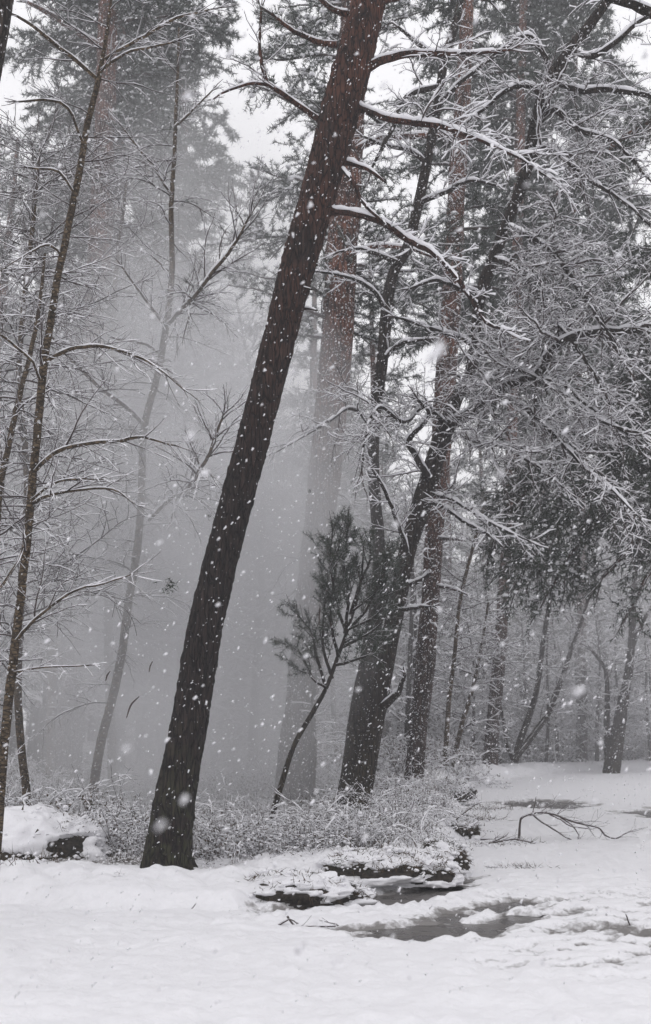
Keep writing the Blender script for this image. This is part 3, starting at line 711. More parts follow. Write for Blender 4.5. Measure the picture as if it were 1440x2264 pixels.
# ------------------------------------------------------------------ pines with crowns
def pine(name, label, Y, stem, seed, crown=None, limbs=(), m=None, sides=24, needle=(5, .18, .026), nl=40, stubs=10, snow=.03, llen=(1.2, 3.0), droop=-.02, pale=.3, blob=.3, blobsize=.06, group=None, flare=.12, az0=None, lev=3, dens=(3, 5.5, 5.5, 0)):
    RR = random.Random(seed); rs = np.random.RandomState(seed)
    base = at(stem[0][0], stem[0][1], stem[0][3] if len(stem[0]) > 3 else Y)
    tt = thing(name, base, label, 'tree', group); G = guide(stem, Y, .1)
    trunk_obj('trunk', G, tt, base, m or M_BARK_PINE, sides=sides, amp=.07, seed=seed, flare=flare)
    Hp = Habit(seg=(.15, .14, .12, .1), wig=(.1, .16, .22, .25), trop=(0, droop, droop, droop - .02), dens=dens, ratio=.5, ang=(30, 65), levels=lev, flat=.5, minlen=.1, rmin=.004, tiplev=2)
    if crown:
        zlo, zhi = at(720, crown[0], Y)[2], at(720, crown[1], Y)[2]
        ok = np.nonzero((G[:, 2] > zlo) & (G[:, 2] < zhi))[0]
        for g0 in range(nl):
            out = {}; tips = []
            cr = Acc()
            for k in range(g0, g0 + 1):
                i = ok[min(len(ok) - 1, int(len(ok) * (k + RR.random()) / nl))]
                az = RR.uniform(0, 6.283) if az0 is None else RR.uniform(*az0)
                while math.sin(az) < -.45: az = RR.uniform(0, 6.283)      # the side towards the road has shed its boughs
                el = RR.uniform(-.15, .45)
                LL = RR.uniform(*llen) * (1 - .35 * (k / nl))
                grow(out, RR, tuple(G[i, :3]), (math.cos(az) * math.cos(el), math.sin(az) * math.cos(el), math.sin(el)), LL, LL * .014 + .008, 1, Hp, tips)
            for lv, ls in out.items(): cr.tubes(ls, sides=4 if lv == 1 else 3, m=TWIG, snow=snow * (1 if lv == 1 else .8) if lv < 3 else 0, rs=rs, ssides=3)
            tufts(cr, tips, rs, n=needle[0], L=needle[1], w=needle[2], pale=pale, blob=blob, blobsize=blobsize, spread=1.0, bt='oct' if Y > 20 else 'ico')
            cr.build('bough', tt, base)
    for k in range(stubs):
        a = Acc(); out = {}
        i = RR.randrange(int(len(G) * .15), int(len(G) * .8)); az = RR.uniform(0, 6.283)
        grow(out, RR, tuple(G[i, :3]), (math.cos(az), math.sin(az), RR.uniform(-.1, .4)), RR.uniform(.3, 1.3), .015, 2, Habit(seg=(.1, .1, .1, .08), levels=3, dens=(6, 6, 6, 0), flat=.3))
        for lv, ls in out.items(): a.tubes(ls, sides=4, m=TWIG, snow=snow, rs=rs)
        a.build('dead_branch', tt, base)
    for c_ in limbs: limb(tt, base, 'branch', c_, Y, RR, OAK, snow=snow, twigs=True, t0=.3, lmul=.5, lmax=.7, m=m or M_BARK_PINE)
    return tt
pine('hazy_pine', 'broad reddish pine close behind the leaning pine, its lower trunk veiled in blown snow', 18.8,
     [(648, 1765, 86), (655, 1650, 78), (672, 1500, 74), (698, 1250, 74), (722, 1000, 74), (742, 780, 74), (756, 560, 72), (766, 380, 68), (778, 150, 60), (790, -100, 50), (800, -400, 30)], 61,
     crown=(760, -500), nl=58, llen=(1.1, 2.7), needle=(12, .10, .012), pale=.45, blobsize=.045, stubs=14, limbs=[[(790, 330, 14, 17.5), (850, 305, 12, 17.2), (930, 300, 12, 16.9), (1010, 300, 10, 16.6), (1090, 310, 6, 16.3)],
                                                               [(768, 560, 12, 17.5), (830, 545, 9, 17.3), (900, 548, 8, 17), (960, 570, 5, 16.8)]])
pine('far_left_pine', 'reddish pine with a tall needle crown behind the slim birches at upper left', 24,
     [(150, 1730, 62), (160, 1500, 60), (178, 1200, 60), (200, 900, 58), (214, 680, 56), (226, 450, 50), (234, 200, 44), (240, 0, 40), (246, -300, 30), (250, -600, 16)], 62,
     crown=(860, -500), nl=62, llen=(1.8, 3.7), stubs=22, droop=-.05, needle=(11, .15, .020), pale=.5, limbs=[[(220, 100, 12, 23.8), (170, 70, 12, 23.4), (110, 30, 10, 23), (60, 5, 7, 22.6)]])
pine('slim_far_pine', 'narrow pale pine just right of the reddish pine at upper left', 29,
     [(262, 1700, 34), (262, 1200, 33), (260, 600, 32), (262, 250, 30), (264, 0, 28), (266, -300, 22)], 63,
     crown=(1000, -400), nl=60, llen=(2.2, 4.6), stubs=12, droop=-.06, lev=2, needle=(22, .22, .028), blobsize=.09, pale=.45)
pine('misty_pine', 'faint misty pine whose crown fills the gap right of the upper left crowns', 31,
     [(395, 1700, 30), (392, 1200, 30), (396, 800, 28), (402, 400, 25), (408, 100, 20), (410, -200, 12)], 67,
     crown=(900, -250), nl=44, llen=(1.2, 2.7), stubs=4, droop=-.05, lev=2, needle=(22, .20, .028), blobsize=.09, pale=.5)
pine('misty_pine', 'dim misty pine between the reddish upper left pine and the slim pale one', 34,
     [(330, 1690, 30), (326, 1200, 30), (324, 800, 28), (320, 400, 25), (318, 100, 20), (316, -400, 12)], 68,
     crown=(800, -450), nl=40, llen=(1.6, 3.4), stubs=4, droop=-.05, lev=2, needle=(18, .24, .034), blobsize=.1, pale=.5)
pine('straight_pine', 'straight reddish-topped pine standing just right of and behind the crooked tree', 22.5,
     [(914, 1740, 46), (918, 1700, 44), (926, 1600, 42), (942, 1450, 46), (954, 1300, 42), (962, 1150, 44), (974, 1000, 46), (984, 850, 48), (996, 700, 46), (1004, 560, 44), (1012, 400, 38), (1030, 100, 30), (1040, -200, 20)], 64,
     crown=(760, -300), nl=34, llen=(1.4, 3.0), stubs=20, lev=2, needle=(20, .17, .024), blobsize=.07, pale=.4, limbs=[[(968, 1190, 9, 22.4), (1000, 1192, 8, 22), (1025, 1195, 5, 21.8)], [(965, 1295, 8, 22.4), (1000, 1300, 7, 22), (1035, 1315, 4, 21.6)]])
pine('roadside_pine', 'dark pine trunk at the road bend, left of the V-shaped slim tree', 32,
     [(1083, 1700, 34), (1088, 1620, 32), (1096, 1540, 30), (1106, 1440, 30), (1114, 1300, 27), (1122, 1150, 25), (1130, 1000, 25), (1140, 700, 24), (1150, 300, 22), (1160, -100, 14)], 65,
     crown=(820, -300), nl=58, llen=(2.0, 4.6), stubs=20, droop=-.05, lev=2, needle=(18, .25, .036), pale=.5, blobsize=.09)
pine('far_right_pine', 'tall pine closing the upper right corner behind the arching snowy branches', 37,
     [(1290, 1700, 22, 37), (1286, 1300, 22, 37), (1280, 900, 20, 37), (1272, 500, 18, 37), (1268, 100, 17, 37), (1268, -400, 10, 37)], 66,
     crown=(880, -300), nl=60, llen=(1.8, 4.2), stubs=4, droop=-.05, lev=2, needle=(16, .28, .040), pale=.5, blobsize=.1)
# dark evergreen reaching in from the right, its trunk outside the picture
Y17 = 18.0
base17 = gp(1640, 1800, 0.2); base17[:] = (6.7, Y17, .3)
t17 = thing('evergreen_tree', base17, 'dark drooping evergreen hanging in from the right edge above the road', 'tree')
trunk_obj('trunk', spline([(6.7, Y17, .1, .3), (6.6, Y17, 4, .26), (6.5, Y17, 9, .2), (6.4, Y17, 16, .1)], .15), t17, base17, M_BARK_PINE, sides=20, amp=.06, seed=70)
EVH = Habit(seg=(.12, .11, .09, .08), wig=(.08, .14, .2, .22), trop=(0, -.03, -.07, -.09), dens=(8, 8, 8, 0), ratio=.45, ang=(30, 62), levels=3, flat=.45, minlen=.1, rmin=.003, tiplev=2)
EV = [[(1600, 820), (1430, 900), (1280, 1000), (1160, 1090), (1100, 1180)], [(1600, 880), (1430, 980), (1300, 1090), (1200, 1200), (1160, 1260)],
      [(1600, 950), (1460, 1040), (1350, 1130), (1260, 1230), (1220, 1300)], [(1600, 1020), (1480, 1120), (1390, 1220), (1330, 1280)],
      [(1600, 1100), (1510, 1180), (1440, 1260), (1400, 1340)], [(1600, 720), (1450, 800), (1350, 900), (1270, 1020)],
      [(1600, 600), (1480, 690), (1400, 800), (1350, 900)], [(1600, 480), (1450, 560), (1340, 640), (1240, 760)],
      [(1600, 180), (1450, 260), (1330, 340), (1230, 430)],
      [(1600, 860), (1400, 990), (1270, 1110), (1190, 1230)]]
for i, c_ in enumerate(EV):  # lower boughs hang sheltered from the snow
    dy = (0, -.9, .7)[i % 3]
    ctrl = [(q[0], q[1], 14 * (1 - k / len(c_)) + 3, Y17 + dy * k / 3) for k, q in enumerate(c_)]
    tips = []
    def ex(wood, sn, pts, ds, R, rs, tips=tips):
        tufts(wood, tips, rs, n=6, L=.10, w=.015, pale=.10, spread=.8, droop=.3, blob=.10, blobsize=.035, snow_to=sn)
    limb(t17, base17, 'bough', ctrl, Y17, R, EVH, snow=.008 if i < 6 else .024, m=M_BARK_PINE, t0=.05, lmul=1.0, tips=tips, extra=ex, lmax=1.3)

# --- young pine in the undergrowth, dark needles, in front of the cloud
Y16 = 14.6
base16 = at(612, 1750, Y16)
t16 = thing('young_pine', base16, 'small leaning young pine with dark upswept needle tufts left of the crooked tree', 'tree')
st16 = guide([(618, 1750, 13), (650, 1650, 12), (692, 1575, 11), (722, 1520, 10), (748, 1450, 9), (766, 1400, 8), (796, 1300, 6), (806, 1190, 3)], Y16, .06)
trunk_obj('trunk', st16, t16, base16, M_BARK_OAK, sides=14, amp=.05, seed=80)
YP = Habit(seg=(.08, .08, .07, .06), wig=(.1, .13, .15, .15), trop=(0, .05, .06, .06), dens=(10, 9, 5, 0), ratio=.5, ang=(20, 50), levels=2, flat=.2, minlen=.05, tiplev=2)
for c_ in [[(748, 1450), (735, 1370), (738, 1290), (750, 1200)], [(762, 1400), (770, 1320), (762, 1240), (770, 1170)], [(762, 1400), (810, 1350), (840, 1290), (862, 1230)],
           [(756, 1430), (800, 1410), (840, 1380), (868, 1330)], [(722, 1520), (700, 1450), (690, 1400), (650, 1350)], [(740, 1470), (780, 1460), (830, 1440), (850, 1420)],
           [(735, 1500), (715, 1440), (712, 1380), (720, 1330)], [(775, 1360), (800, 1280), (815, 1240), (820, 1190)], [(770, 1390), (820, 1370), (850, 1340), (872, 1290)], [(780, 1350), (830, 1310), (850, 1270), (856, 1220)], [(765, 1400), (745, 1340), (730, 1250), (735, 1170)], [(760, 1420), (800, 1400), (830, 1430), (860, 1400)], [(722, 1520), (690, 1500), (660, 1440), (620, 1420)]]:
    tips = []
    ctrl = [(q[0], q[1], 8 - 1.8 * k, Y16 + R.uniform(-.25, .25)) for k, q in enumerate(c_)]
    def ex(wood, sn, pts, ds, R, rs, tips=tips):
        tufts(wood, tips, rs, n=16, L=.075, w=.006, pale=.15, spread=.95, blob=.05, blobsize=.02, snow_to=sn)
    limb(t16, base16, 'branch', ctrl, Y16, R, YP, snow=.006, t0=.2, lmul=1.0, tips=tips, extra=ex, lmax=.5)

# --- trunk cut by the top-left corner
bE = (-2.62, 8.2, .15)
tE = thing('edge_pine', bE, 'dark trunk just touching the top left corner of the picture', 'tree')
trunk_obj('trunk', spline([(-3.25, 8.2, .0, .13), (-3.13, 8.2, 3, .12), (-2.93, 8.2, 5.5, .11), (-2.73, 8.2, 7.1, .10), (-2.6, 8.2, 9, .09)], .1), tE, bE, M_BARK_OAK, sides=24, amp=.06, seed=90)
# overhanging snowy bough in the top right corner
bO = (6.2, 9.0, .1)
tO = thing('roadside_oak', bO, 'snowy bough of a tree outside the picture crossing the top right corner', 'tree')
trunk_obj('trunk', spline([(6.2, 9, 0, .25), (6.1, 9, 4, .22), (5.6, 9, 7.5, .18)], .12), tO, bO, M_BARK_OAK, sides=20, amp=.07, seed=91)
for c_ in [[(1950, 260, 30, 9), (1600, 100, 26, 9), (1440, 28, 22, 9), (1400, 12, 18, 9), (1340, -5, 12, 9), (1280, -30, 8, 9)], [(1600, 100, 16, 9), (1500, 180, 12, 9.2), (1450, 280, 8, 9.4)]]:
    limb(tO, bO, 'branch', c_, 9, R, OAK, snow=.03, t0=.3, lmul=.45, lmax=.5, sides=10)

# --- saplings and small trees along the bend
def small(name, label, Y, stem, seed, nauto=40, lr=(.6, 1.8), snow=.03, m=None, limbs=(), group=None, H=None):
    return birch(name, label, Y, stem, limbs, seed, snow=snow, nauto=nauto, lrange=lr, m=m, tmin=.22, group=group, H=H)
FROST = Habit(seg=(.16, .15, .13, .11), wig=(.1, .2, .26, .28), trop=(0, -.02, -.05, -.07), dens=(5, 6, 5.5, 0), ratio=.5, ang=(28, 58), levels=3, flat=.3, minlen=.12, rmin=.0045)
small('sapling', 'thin yellowish sapling stem standing right of the straight pine', 27, [(984, 1672, 12), (992, 1560, 11), (1004, 1450, 10), (1016, 1340, 9), (1040, 1230, 8), (1075, 1100, 5)], 101, H=FROST)
small('sapling', 'thin bent sapling between the yellowish sapling and the roadside pine', 28, [(1000, 1690, 13), (1022, 1600, 11), (1040, 1540, 10), (1058, 1460, 8), (1080, 1330, 5)], 102, H=FROST)
small('forked_tree', 'slim V-shaped tree with two dark diverging stems at the far road bend', 33, [(1135, 1698, 17), (1150, 1640, 16), (1175, 1570, 14), (1192, 1500, 12), (1205, 1400, 11), (1225, 1280, 9), (1240, 1150, 5)], 103,
      limbs=[[(1138, 1680, 15, 33), (1175, 1630, 14, 33), (1210, 1580, 13, 33), (1235, 1520, 12, 33), (1262, 1440, 10, 33), (1290, 1360, 8, 33), (1320, 1270, 5, 33)], [(1135, 1680, 9, 33), (1122, 1650, 8, 33), (1112, 1590, 7, 33), (1104, 1540, 5, 33)]], H=FROST, m=M_BARK_OAK, nauto=46)
small('twin_tree', 'thick grey tree with a second thin stem at the far right end of the road', 34, [(1352, 1704, 40), (1362, 1640, 36), (1375, 1570, 28), (1388, 1500, 22), (1396, 1430, 18), (1402, 1300, 14), (1420, 1150, 7)], 104,
      limbs=[[(1346, 1690, 20, 34), (1342, 1620, 15, 34), (1342, 1540, 12, 34), (1338, 1480, 9, 34), (1310, 1440, 6, 34)], [(1395, 1440, 10, 34), (1420, 1380, 8, 34), (1450, 1330, 6, 34)]], H=FROST, m=M_BARK_OAK, nauto=50)
small('sapling', 'short dark stem among the brambles between the hazy pine and the crooked tree', 18.5, [(690, 1735, 16), (694, 1650, 14), (692, 1560, 10), (700, 1480, 6)], 105, nauto=20, lr=(.3, .9), H=FROST, m=M_BARK_OAK)
small('sapling', 'faint thin trunk in the haze left of the tall birch', 22, [(112, 1700, 22), (116, 1500, 20), (124, 1300, 18), (128, 1100, 16), (140, 800, 10)], 106, nauto=50, H=FROST)
small('sapling', 'slanting dark stem low at the left edge behind the slim birch', 13, [(-40, 1800, 20), (-20, 1400, 18), (-2, 1100, 16), (20, 980, 14), (48, 860, 12), (80, 720, 10), (100, 560, 6)], 107, nauto=60, lr=(.5, 1.4), H=BIRCH, snow=.018)
small('hawthorn', 'twiggy snow-laden small tree leaning out of the left edge in front of the pine crown', 15, [(60, 1790, 20), (40, 1500, 18), (60, 1100, 16), (40, 800, 13), (70, 500, 10), (90, 330, 5)], 108, nauto=120, lr=(.7, 2.2), H=FROST, snow=.015)
small('hawthorn', 'twiggy tree filling the middle left between the two slim birches', 20, [(250, 1740, 22), (240, 1300, 20), (262, 1000, 17), (250, 700, 12), (280, 400, 6)], 109, nauto=110, lr=(.8, 2.4), H=FROST, snow=.016)

# ================================================================== BACKGROUND WOODS (each tree its own thing, copies share meshes)
def proto_bare(seed, h=11):
    RR = random.Random(seed); rs = np.random.RandomState(seed)
    tt = thing('snowy_tree', (0, 0, 0), 'x', 'tree')
    G = spline([(0, 0, 0, .14), (RR.uniform(-.3, .3), 0, h * .3, .11), (RR.uniform(-.6, .6), RR.uniform(-.4, .4), h * .65, .07), (RR.uniform(-.9, .9), 0, h, .02)], .25)
    trunk_obj('trunk', G, tt, (0, 0, 0), M_BARK_OAK, sides=9, amp=.05, seed=seed)
    out = {}; n = len(G)
    Hq = Habit(seg=(.3, .28, .22, .17), wig=(.1, .2, .26, .28), trop=(0, -.01, -.05, -.08), dens=(3, 4, 4.2, 0), ratio=.5, ang=(28, 58), levels=3, flat=.3, minlen=.16, rmin=.006)
    for k in range(46):
        i = int(n * (.12 + .86 * (k + RR.random()) / 46)); i = min(i, n - 2); az = RR.uniform(0, 6.283)
        LL = RR.uniform(1.0, 3.0) * (1.1 - .6 * i / n)
        grow(out, RR, tuple(G[i, :3]), (math.cos(az), math.sin(az), RR.uniform(.1, .9)), LL, LL * .011, 1, Hq)
    a = Acc()
    for lv, ls in out.items(): a.tubes(ls, sides=3, m=TWIG, snow=.060, rs=rs, ssides=3)
    a.build('crown', tt); return tt
def proto_fir(seed, h=14):
    RR = random.Random(seed); rs = np.random.RandomState(seed)
    tt = thing('snowy_pine', (0, 0, 0), 'x', 'tree')
    G = spline([(0, 0, 0, .22), (RR.uniform(-.2, .2), 0, h * .5, .16), (RR.uniform(-.5, .5), 0, h, .04)], .3)
    trunk_obj('trunk', G, tt, (0, 0, 0), M_BARK_PINE, sides=10, amp=.06, seed=seed)
    out = {}; tips = []; n = len(G)
    Hq = Habit(seg=(.3, .28, .25, .2), wig=(.1, .15, .2, .22), trop=(0, -.04, -.07, -.08), dens=(3, 4.5, 4, 0), ratio=.48, ang=(30, 60), levels=3, flat=.5, minlen=.16, rmin=.006, tiplev=2)
    for k in range(44):
        i = int(n * (.2 + .78 * (k + RR.random()) / 44)); i = min(i, n - 2); az = RR.uniform(0, 6.283)
        LL = RR.uniform(1.4, 3.2) * (1.15 - .75 * i / n)
        grow(out, RR, tuple(G[i, :3]), (math.cos(az), math.sin(az), RR.uniform(0, .4)), LL, LL * .012, 1, Hq, tips)
    a = Acc()
    for lv, ls in out.items(): a.tubes(ls, sides=3, m=TWIG, snow=.035, rs=rs)
    tufts(a, tips, rs, every=.2, n=6, L=.24, w=.026, pale=.3, blob=.35, blobsize=.07, spread=1.0, droop=.15)
    a.build('crown', tt); return tt
PB = [proto_bare(200), proto_bare(201, 9), proto_bare(202, 12)]
PF = [proto_fir(210), proto_fir(211, 17)]
RB = random.Random(5)
usedp = set()
def place(proto, x, y, s, rz, label, group):
    o = proto if proto.name not in usedp else copy_tree(proto); usedp.add(proto.name)
    o.location = (x, y, gz(x, y) - .05); o.scale = (s, s, s); o.rotation_euler = (0, 0, rz)
    o['label'] = label; o['group'] = group; return o
spots = []
def free(x, y, d):
    return all((x - a) ** 2 + (y - b) ** 2 > d * d for a, b in spots)
def scatter(n, y0, y1, x0f, x1f, dmin, bare_p, label_b, label_f, grp, smin=.8, smax=1.2):
    k = 0; tries = 0
    while k < n and tries < 4000:
        tries += 1
        y = RB.uniform(y0, y1); x = RB.uniform(x0f(y), x1f(y))
        if not free(x, y, dmin): continue
        spots.append((x, y)); k += 1
        if RB.random() < bare_p: place(RB.choice(PB), x, y, RB.uniform(smin, smax), RB.uniform(0, 6.28), label_b, grp + ' (bare)')
        else: place(RB.choice(PF), x, y, RB.uniform(smin, smax), RB.uniform(0, 6.28), label_f, grp + ' (pines)')
scatter(44, 36.5, 50, lambda y: -.34 * y, lambda y: .36 * y, 2.2, .8, 'pale frosted bare tree in the woods beyond the far road bend', 'greyed pine in the woods beyond the far road bend', 'woods beyond the road bend', .6, 1.05)
scatter(30, 35.8, 38.5, lambda y: .13 * y, lambda y: .36 * y, 1.1, 1.0, 'low frosted thicket tree along the far edge of the road', '', 'frosted edge trees', .32, .6)
scatter(80, 48, 84, lambda y: -.36 * y, lambda y: .38 * y, 2.8, .35, 'faded bare tree deep in the far woods', 'faded pine deep in the far woods', 'far woods', .9, 1.35)
scatter(24, 24, 36, lambda y: -.34 * y, lambda y: -.06 * y, 1.6, .85, 'hazy bare tree in the left woods behind the slim birches', 'hazy pine in the left woods behind the slim birches', 'left woods', .9, 1.2)
scatter(10, 30, 36, lambda y: -.02 * y, lambda y: .08 * y, 1.6, .9, 'snow-dusted tree behind the crooked tree', 'pine behind the crooked tree', 'middle woods', .6, 1.0)

# ================================================================== UNDERGROWTH
BR = Habit(seg=(.08, .08, .06, .05), wig=(.1, .18, .26, .3), trop=(0, -.085, -.05, -.05), dens=(4, 5, 5, 0), ratio=.26, ang=(30, 75), levels=2, flat=.2, minlen=.06, rmin=.0028)
def proto_bramble(seed, size=1.0, canes=30, leafy=1.0):
    RR = random.Random(seed); rs = np.random.RandomState(seed)
    tt = thing('bramble_bush', (0, 0, 0), 'x', 'bush')
    out = {}; tips = []
    for k in range(canes):
        az = RR.uniform(0, 6.283); el = RR.uniform(.5, 1.35); LL = RR.uniform(.6, 2.0) * size
        x, y = RR.gauss(0, .32), RR.gauss(0, .28)
        grow(out, RR, (x, y, -.05), (math.cos(az) * math.cos(el), math.sin(az) * math.cos(el), math.sin(el)), LL, .006, 1, BR, tips)
    a = Acc()
    for lv, ls in out.items(): a.tubes(ls, sides=4 if lv == 1 else 3, m=TWIG, snow=.026 if lv == 1 else .017, rs=rs, ssides=5 if lv == 1 else 4)
    a.build('stems', tt)
    b = Acc(); P = np.array([p for pts, ds in tips for p in pts]); P = P[P[:, 2] < .75 * size]
    P = np.repeat(P, 2, 0) + rs.randn(len(P) * 2, 3) * .05
    d = rs.randn(len(P), 3); d[:, 2] -= .3; d /= np.linalg.norm(d, axis=1, keepdims=True)
    sel = rs.rand(len(P)) < .35 * leafy
    b.blades(P[sel], d[sel], .055 * (.6 + .8 * rs.rand(sel.sum())), .028, LEAF, rs)
    sel = rs.rand(len(P)) < .22 * leafy
    b.blobs(P[sel] + [0, 0, .01], .022 * (.5 + 1.1 * rs.rand(sel.sum())), SNOW, rs, .35)
    b.build('leaves', tt)
    return tt
PBR = [proto_bramble(300), proto_bramble(301, 1.15, 26, .6), proto_bramble(302, .75, 30, 1.4), proto_bramble(303, .9, 34, 1.0)]
def proto_whip(seed):
    RR = random.Random(seed); rs = np.random.RandomState(seed)
    tt = thing('arching_briar', (0, 0, 0), 'x', 'briar'); Hq = Habit(seg=(.09, .09, .07, .05), wig=(.08, .17, .3, .3), trop=(0, -.125, -.08, -.05), dens=(4, 5, 4, 0), ratio=.22, ang=(30, 75), levels=2, flat=.2, minlen=.06, rmin=.003)
    for k in range(7):
        out = {}; az = RR.uniform(0, 6.283); el = RR.uniform(.75, 1.4)
        grow(out, RR, (RR.gauss(0, .12), RR.gauss(0, .12), -.05), (math.cos(az) * math.cos(el), math.sin(az) * math.cos(el), math.sin(el)), RR.uniform(1.1, 2.1), .0075, 1, Hq)
        a = Acc()
        for lv, ls in out.items(): a.tubes(ls, sides=4 if lv == 1 else 3, m=TWIG, snow=.026 if lv == 1 else .016, rs=rs, ssides=5 if lv == 1 else 3)
        a.build('stem', tt)
    return tt
PW = [proto_whip(320), proto_whip(321), proto_whip(322)]
RW = random.Random(18)
for k in range(15):
    y = RW.uniform(11.7, 15); x = RW.uniform(-.33, .10) * y
    if abs(x - base1[0]) < .5 and y < 12.2: x += .9
    place(PW[RW.randrange(3)], x, y, RW.uniform(.45, .8), RW.uniform(0, 6.28), 'tall arching snow-lined briar stems sticking out above the brambles', 'arching briars over the brambles')
for k in range(46):
    y = RW.uniform(50, 72); x = RW.uniform(-.05, .36) * y
    place(PBR[RW.randrange(4)], x, y, RW.uniform(2.4, 4.2), RW.uniform(0, 6.28), 'dim thicket deep under the far trees', 'thickets under the far trees')
RU = random.Random(8); nb = 0
def bramble(px, py, s, Y=None):
    global nb
    p = gp(px, py, .2) if Y is None else at(px, py, Y)
    pr = PBR[RU.randrange(4)]; lab = 'snow-laden bramble tangle in the undergrowth behind the verge'
    place(pr, p[0], p[1], s, RU.uniform(0, 6.28), lab, 'brambles behind the verge')
for k in range(40):      # left of the big trunk and right of it up to the road edge
    y = RU.uniform(11.8, 15.5); x = RU.uniform(-.34 * y, .07 * y)
    if abs(x - base1[0]) < .45 and y < 12.2: continue
    if x < -2.3 and y < 12.5: y += .8
    o = place(PBR[RU.randrange(4)], x, y, RU.choice((.26, .38, .5, .64)) * (1.25 if x < -1.8 else 1), RU.uniform(0, 6.28), 'snow-laden bramble tangle in the undergrowth behind the verge', 'brambles behind the verge')
for k in range(34):
    y = RU.uniform(15, 24); x = RU.uniform(-.3 * y, .095 * y)
    place(PBR[RU.randrange(4)], x, y, RU.uniform(.4, .75), RU.uniform(0, 6.28), 'snow-dusted bramble further back among the trunks', 'brambles among the trunks')
for k in range(26):
    y = RU.uniform(24, 36); x = RU.uniform(-.1 * y, .13 * y)
    place(PBR[RU.randrange(4)], x, y, RU.uniform(.8, 1.3), RU.uniform(0, 6.28), 'pale bramble low at the far wood edge', 'brambles at the far wood edge')
for k in range(26):
    y = RU.uniform(36.5, 41); x = RU.uniform(.1 * y, .36 * y)
    place(PBR[RU.randrange(4)], x, y, RU.uniform(.9, 1.6), RU.uniform(0, 6.28), 'frosted scrub bush behind the far side of the road', 'scrub beyond the road')
for px, py, s in [(450, 1895, .5), (520, 1890, .55), (600, 1885, .5), (700, 1888, .5), (780, 1880, .5), (860, 1860, .5), (930, 1845, .5), (240, 1880, .45), (290, 1890, .4), (960, 1800, .5), (985, 1760, .6), (900, 1820, .55)]:
    p = gp(px, py, .2); place(PBR[RU.randrange(4)], p[0], p[1], s, RU.uniform(0, 6.28), 'low snow-laden bramble at the front edge of the undergrowth', 'brambles on the verge edge')

# forest-floor clutter: grass blades, leaf litter and snow lumps nobody could count
rs = np.random.RandomState(77)
n_ = 6500; Yc = 11.3 + (rs.rand(n_) ** .9) * 26; Xc = (rs.rand(n_) * .50 - .36) * Yc; Yc = Yc + .9 * fbm(Xc * 1.3, Yc * 0, 0, 13, 3) * (Yc < 14)
sd = inside(Xc, Yc, VERGE) & (seg_dist(Xc, Yc, EDGE) > .35); Xc, Yc = Xc[sd], Yc[sd]
Zc = ground(Xc, Yc)[0]; a = Acc(); P = np.column_stack([Xc, Yc, Zc])
P2 = np.repeat(P, 5, 0) + rs.randn(len(P) * 5, 3) * [.09, .09, .0]; d = rs.randn(len(P2), 3) * .55; d[:, 2] = np.abs(d[:, 2]) + .6; d /= np.linalg.norm(d, axis=1, keepdims=True)
a.blades(P2, d, (.05 + .16 * rs.rand(len(P2))), .008, LEAF, rs)
a.blobs(P + rs.randn(len(P), 3) * [.06, .06, .0] + [0, 0, .05], .012 + .0022 * P[:, 1] * rs.rand(len(P)), SNOW, rs, .35, 'oct')
tag(a.build('undergrowth'), 'grass stalks, leaf litter and snow clots on the forest floor', 'undergrowth', kind='stuff')

# ================================================================== VERGE DETAILS
def lump(name, label, x, y, rx, ry, rz, seed, holes=.5, cat='mound'):
    """a hump of soil and dead fern with a blanket of snow hanging over it"""
    rs = np.random.RandomState(seed); z0 = gz(x, y)
    tt = thing(name, (x, y, z0), label, cat)
    nu, nv = 110, 44
    th = np.arange(nu) * 2 * math.pi / nu; ph = np.linspace(-.35, math.pi / 2, nv)
    TH, PH = np.meshgrid(th, ph); dx, dy, dz = np.cos(TH) * np.cos(PH), np.sin(TH) * np.cos(PH), np.sin(PH)
    f = 1 + .16 * fbm(dx * 2.2, dy * 2.2, dz * 2.2 + seed, seed, 4) + .07 * np.abs(fbm(dx * 6, dy * 6, dz * 6 + seed, seed, 3))
    def skin(k, hole, m):
        ff = f * k
        if hole is not None:      # the blanket thins out and dips behind the soil at the undercut
            nn = fbm(dx * 3.0, dy * 3.0, dz * 3.6, seed + 3, 3); band = np.exp(-((dz - .22) / .34) ** 2)
            ff = ff * (1.0 - .24 * sstep(.62 - hole * .62, .78 - hole * .62, nn * .55 + band * .75 - .12))
        X, Yy, Z = dx * rx * ff, dy * ry * ff, dz * rz * ff
        V = np.stack([X, Yy, Z - .05], 2).reshape(-1, 3)
        j, q = np.meshgrid(np.arange(nv - 1), np.arange(nu), indexing='ij')
        Q = np.stack([j * nu + q, j * nu + (q + 1) % nu, (j + 1) * nu + (q + 1) % nu, (j + 1) * nu + q], 2).reshape(-1, 4)
        a = Acc(); a.raw(V, q=Q, m=m); return a
    soil = skin(.93, None, SOIL)
    P = rs.randn(700, 3); P[:, 2] = np.abs(P[:, 2]) * .6; P /= np.linalg.norm(P, axis=1, keepdims=True)
    D = P * .5 + rs.randn(700, 3) * .5; D[:, 2] -= .4; D /= np.linalg.norm(D, axis=1, keepdims=True)
    soil.blades(P * [rx * .95, ry * .95, rz * .95], D, .04 + .07 * rs.rand(700), .008, LEAF, rs)
    soil.build('soil', tt)
    cap = skin(1.06, holes, SNOW); 
    cap.build('snow_cap', tt)
    k = 70; Q = rs.randn(k, 3); Q[:, 2] = np.abs(Q[:, 2]); Q /= np.linalg.norm(Q, axis=1, keepdims=True)
    b = Acc(); b.blobs(Q * [rx, ry, rz] * (1.03 + .06 * rs.rand(k, 1)), .012 + .03 * rs.rand(k) ** 2, SNOW, rs, .3); b.build('snow_clumps', tt)
    return tt
